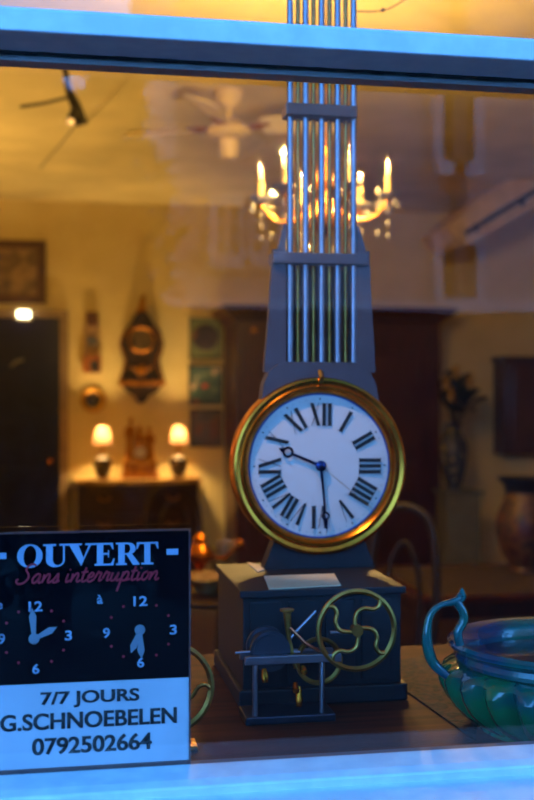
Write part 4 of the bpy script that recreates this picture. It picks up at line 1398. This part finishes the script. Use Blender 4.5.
def drop(loc, s):
    global drop_me
    if drop_me is None:
        m = MB()
        m.lathe([(0, .5), (.28, .2), (.34, 0), (.22, -.45), (0, -.95)], (0, 0, 0), 6)
        o = m.build('crystal_drop', M_CRYSTAL, None, smooth=False)
        drop_me = o.data
        bpy.data.objects.remove(o)
    o = bpy.data.objects.new('crystal_drop', drop_me)
    C.objects.link(o)
    o.parent = ch
    o.location = Vector(loc) - world_of(ch)
    o.scale = (s, s, s)
    o.rotation_euler.z = random.uniform(0, 2)
nd = 0
for k in range(6):
    a_ = math.radians(-20 + 60 * k)
    d_ = Vector((math.cos(a_), math.sin(a_), 0))
    base = Vector((hc.x, HY, zb_))
    arm = MB().tube(smooth_path([base + d_ * .03 + Vector((0, 0, -.02)), base + d_ * .10 + Vector((0, 0, -.09)), base + d_ * .20 + Vector((0, 0, -.09)), base + d_ * (RC) + Vector((0, 0, -.02))], 6), .008, 8).build('arm', M_GILT, ch)
    e = base + d_ * RC
    MB().lathe([(0, -.02), (.012, -.018), (.045, .0), (.05, .008), (.02, .004), (0, .004)], e, 20).build('drip_pan', M_CRYSTAL, arm)
    MB().lathe([(.0115, .002), (.0115, .075), (0, .075)], e, 14).build('candle_tube', mat('ivory_candle', (222, 190, 120), .5), arm)
    MB().lathe([(.008, .075), (.017, .092), (.018, .105), (.012, .128), (.004, .15), (0, .154)], e, 16).build('flame_bulb', M_BULBGLASS, arm)
    MB().tube([e + Vector((0, 0, .078)), e + Vector((0, 0, .10)), e + Vector((0, 0, .125))], [.002, .006, .002], 8).build('filament', M_FLAME, arm)
    lamp('candle_light', e + Vector((0, 0, .136)), P_CHANDELIER / 6, WARM, .004, ch)
    for j in range(5):
        b2_ = j * 2 * PI / 5
        drop(e + Vector((.045 * math.cos(b2_), .045 * math.sin(b2_), -.035)), .024)
    for j in range(3):
        drop(e + Vector((0, 0, -.06 - .05 * j)), .026 - .003 * j)
    for j, (rr, zz) in enumerate(((.22, -.15), (.15, -.19), (.09, -.23), (.22, .02), (.14, .06))):
        drop(base + d_ * rr + Vector((0, 0, zz)), .026)
drop((hc.x, HY, zb_ - .27), .04)

# track spotlight near the ceiling at the left
TYY = 5.6
tr = thing('ceiling_spotlight', (P(66, 84, TYY).x, TYY, RZ), 'black two-headed spotlight on a slanting ceiling arm, far from the fan', 'spotlight')
p0, p1, p2 = P(60, 40, TYY), P(68, 88, TYY), P(76, 107, TYY)
tz = RZ
MB().tube([Vector((p0.x, TYY, RZ - .001)), p1], .016, 10).lathe([(0, 0), (.05, 0), (.05, -.03), (0, -.03)], (p0.x, TYY, RZ - .0005), 20).build('arm', M_BLACK, tr)
MB().tube([p1, p2, P(82, 124, TYY)], [.018, .028, .032], 14).build('spot_head', M_BLACK, tr)
hd2 = MB().tube([p2, P(73, 116, TYY - .05), P(71, 121, TYY - .06)], [.018, .024, .026], 14).build('spot_head', M_BLACK, tr)
e = P(70.5, 121.5, TYY - .065)
MB().ball(e, .020).build('spot_bulb', light_mat('spot_bulb_glow', (1, .7, .3), .5), hd2)
MB().tube([P(78, 122, TYY), P(60, 145, TYY + .8), P(40, 168, TYY + 1.8)], .004, 5).build('cable', M_BLACK, tr)
MB().tube([P(20, 107, TYY), P(45, 103, TYY), P(70, 97, TYY)], .008, 6).build('side_arm', M_BLACK, tr)

# stair flight with its handrail, rising to the right
TY0 = 8.6
def sp_(px, py, y=TY0): return P(px, py, y)
st_ = thing('staircase', (sp_(500, 230).x, TY0, sp_(462, 246).z), 'pale plastered stair flight with a dark handrail rising beside the wall', 'staircase')
ol = [sp_(463, 246), sp_(640, 150), sp_(640, 110), sp_(534, 163), sp_(484, 196), sp_(447, 226)]
MB().prism([(p.x, p.z) for p in ol], TY0, TY0 + .7).build('stair_string', mat('pale_stair_plaster', (206, 178, 140), .85), st_, smooth=False)
rl = MB().tube([sp_(466, 233, TY0 - .06), sp_(500, 212, TY0 - .06), sp_(640, 128, TY0 - .06)], .022, 10)
rl.build('handrail', M_BLACK, st_)
for px, py in ((476, 227), (522, 201)):
    MB().tube([sp_(px, py, TY0 - .06), sp_(px + 1, py + 4, TY0 - .05), sp_(px + 1, py + 5, TY0 + .001)], .012, 8).ball(sp_(px, py, TY0 - .06), .03).build('rail_bracket', M_BLACK, st_)

# thin cord with a knot crossing above the transom
CYY = 2.3
cdm = MB().tube(smooth_path([P(352, 11, CYY), P(372, 11.5, CYY), P(384, 10, CYY), P(396, 5, CYY), P(420, -12, CYY), P(440, -40, CYY)], 6), .0013, 6)
e = P(440, -40, CYY)
cdm.tube([e, (e.x, CYY, RZ - .001)], .0013, 6)
e0 = P(352, 11, CYY)
cdm.ball(P(383, 10, CYY), .0045)
cdm.tube([e0, (e0.x - .04, KY + .05, e0.z)], .0013, 6)
tag(cdm.build('knotted_cord', mat('brown_cord', (90, 70, 60), .8)), 'thin knotted cord strung from the clock rods above the transom', 'cord')
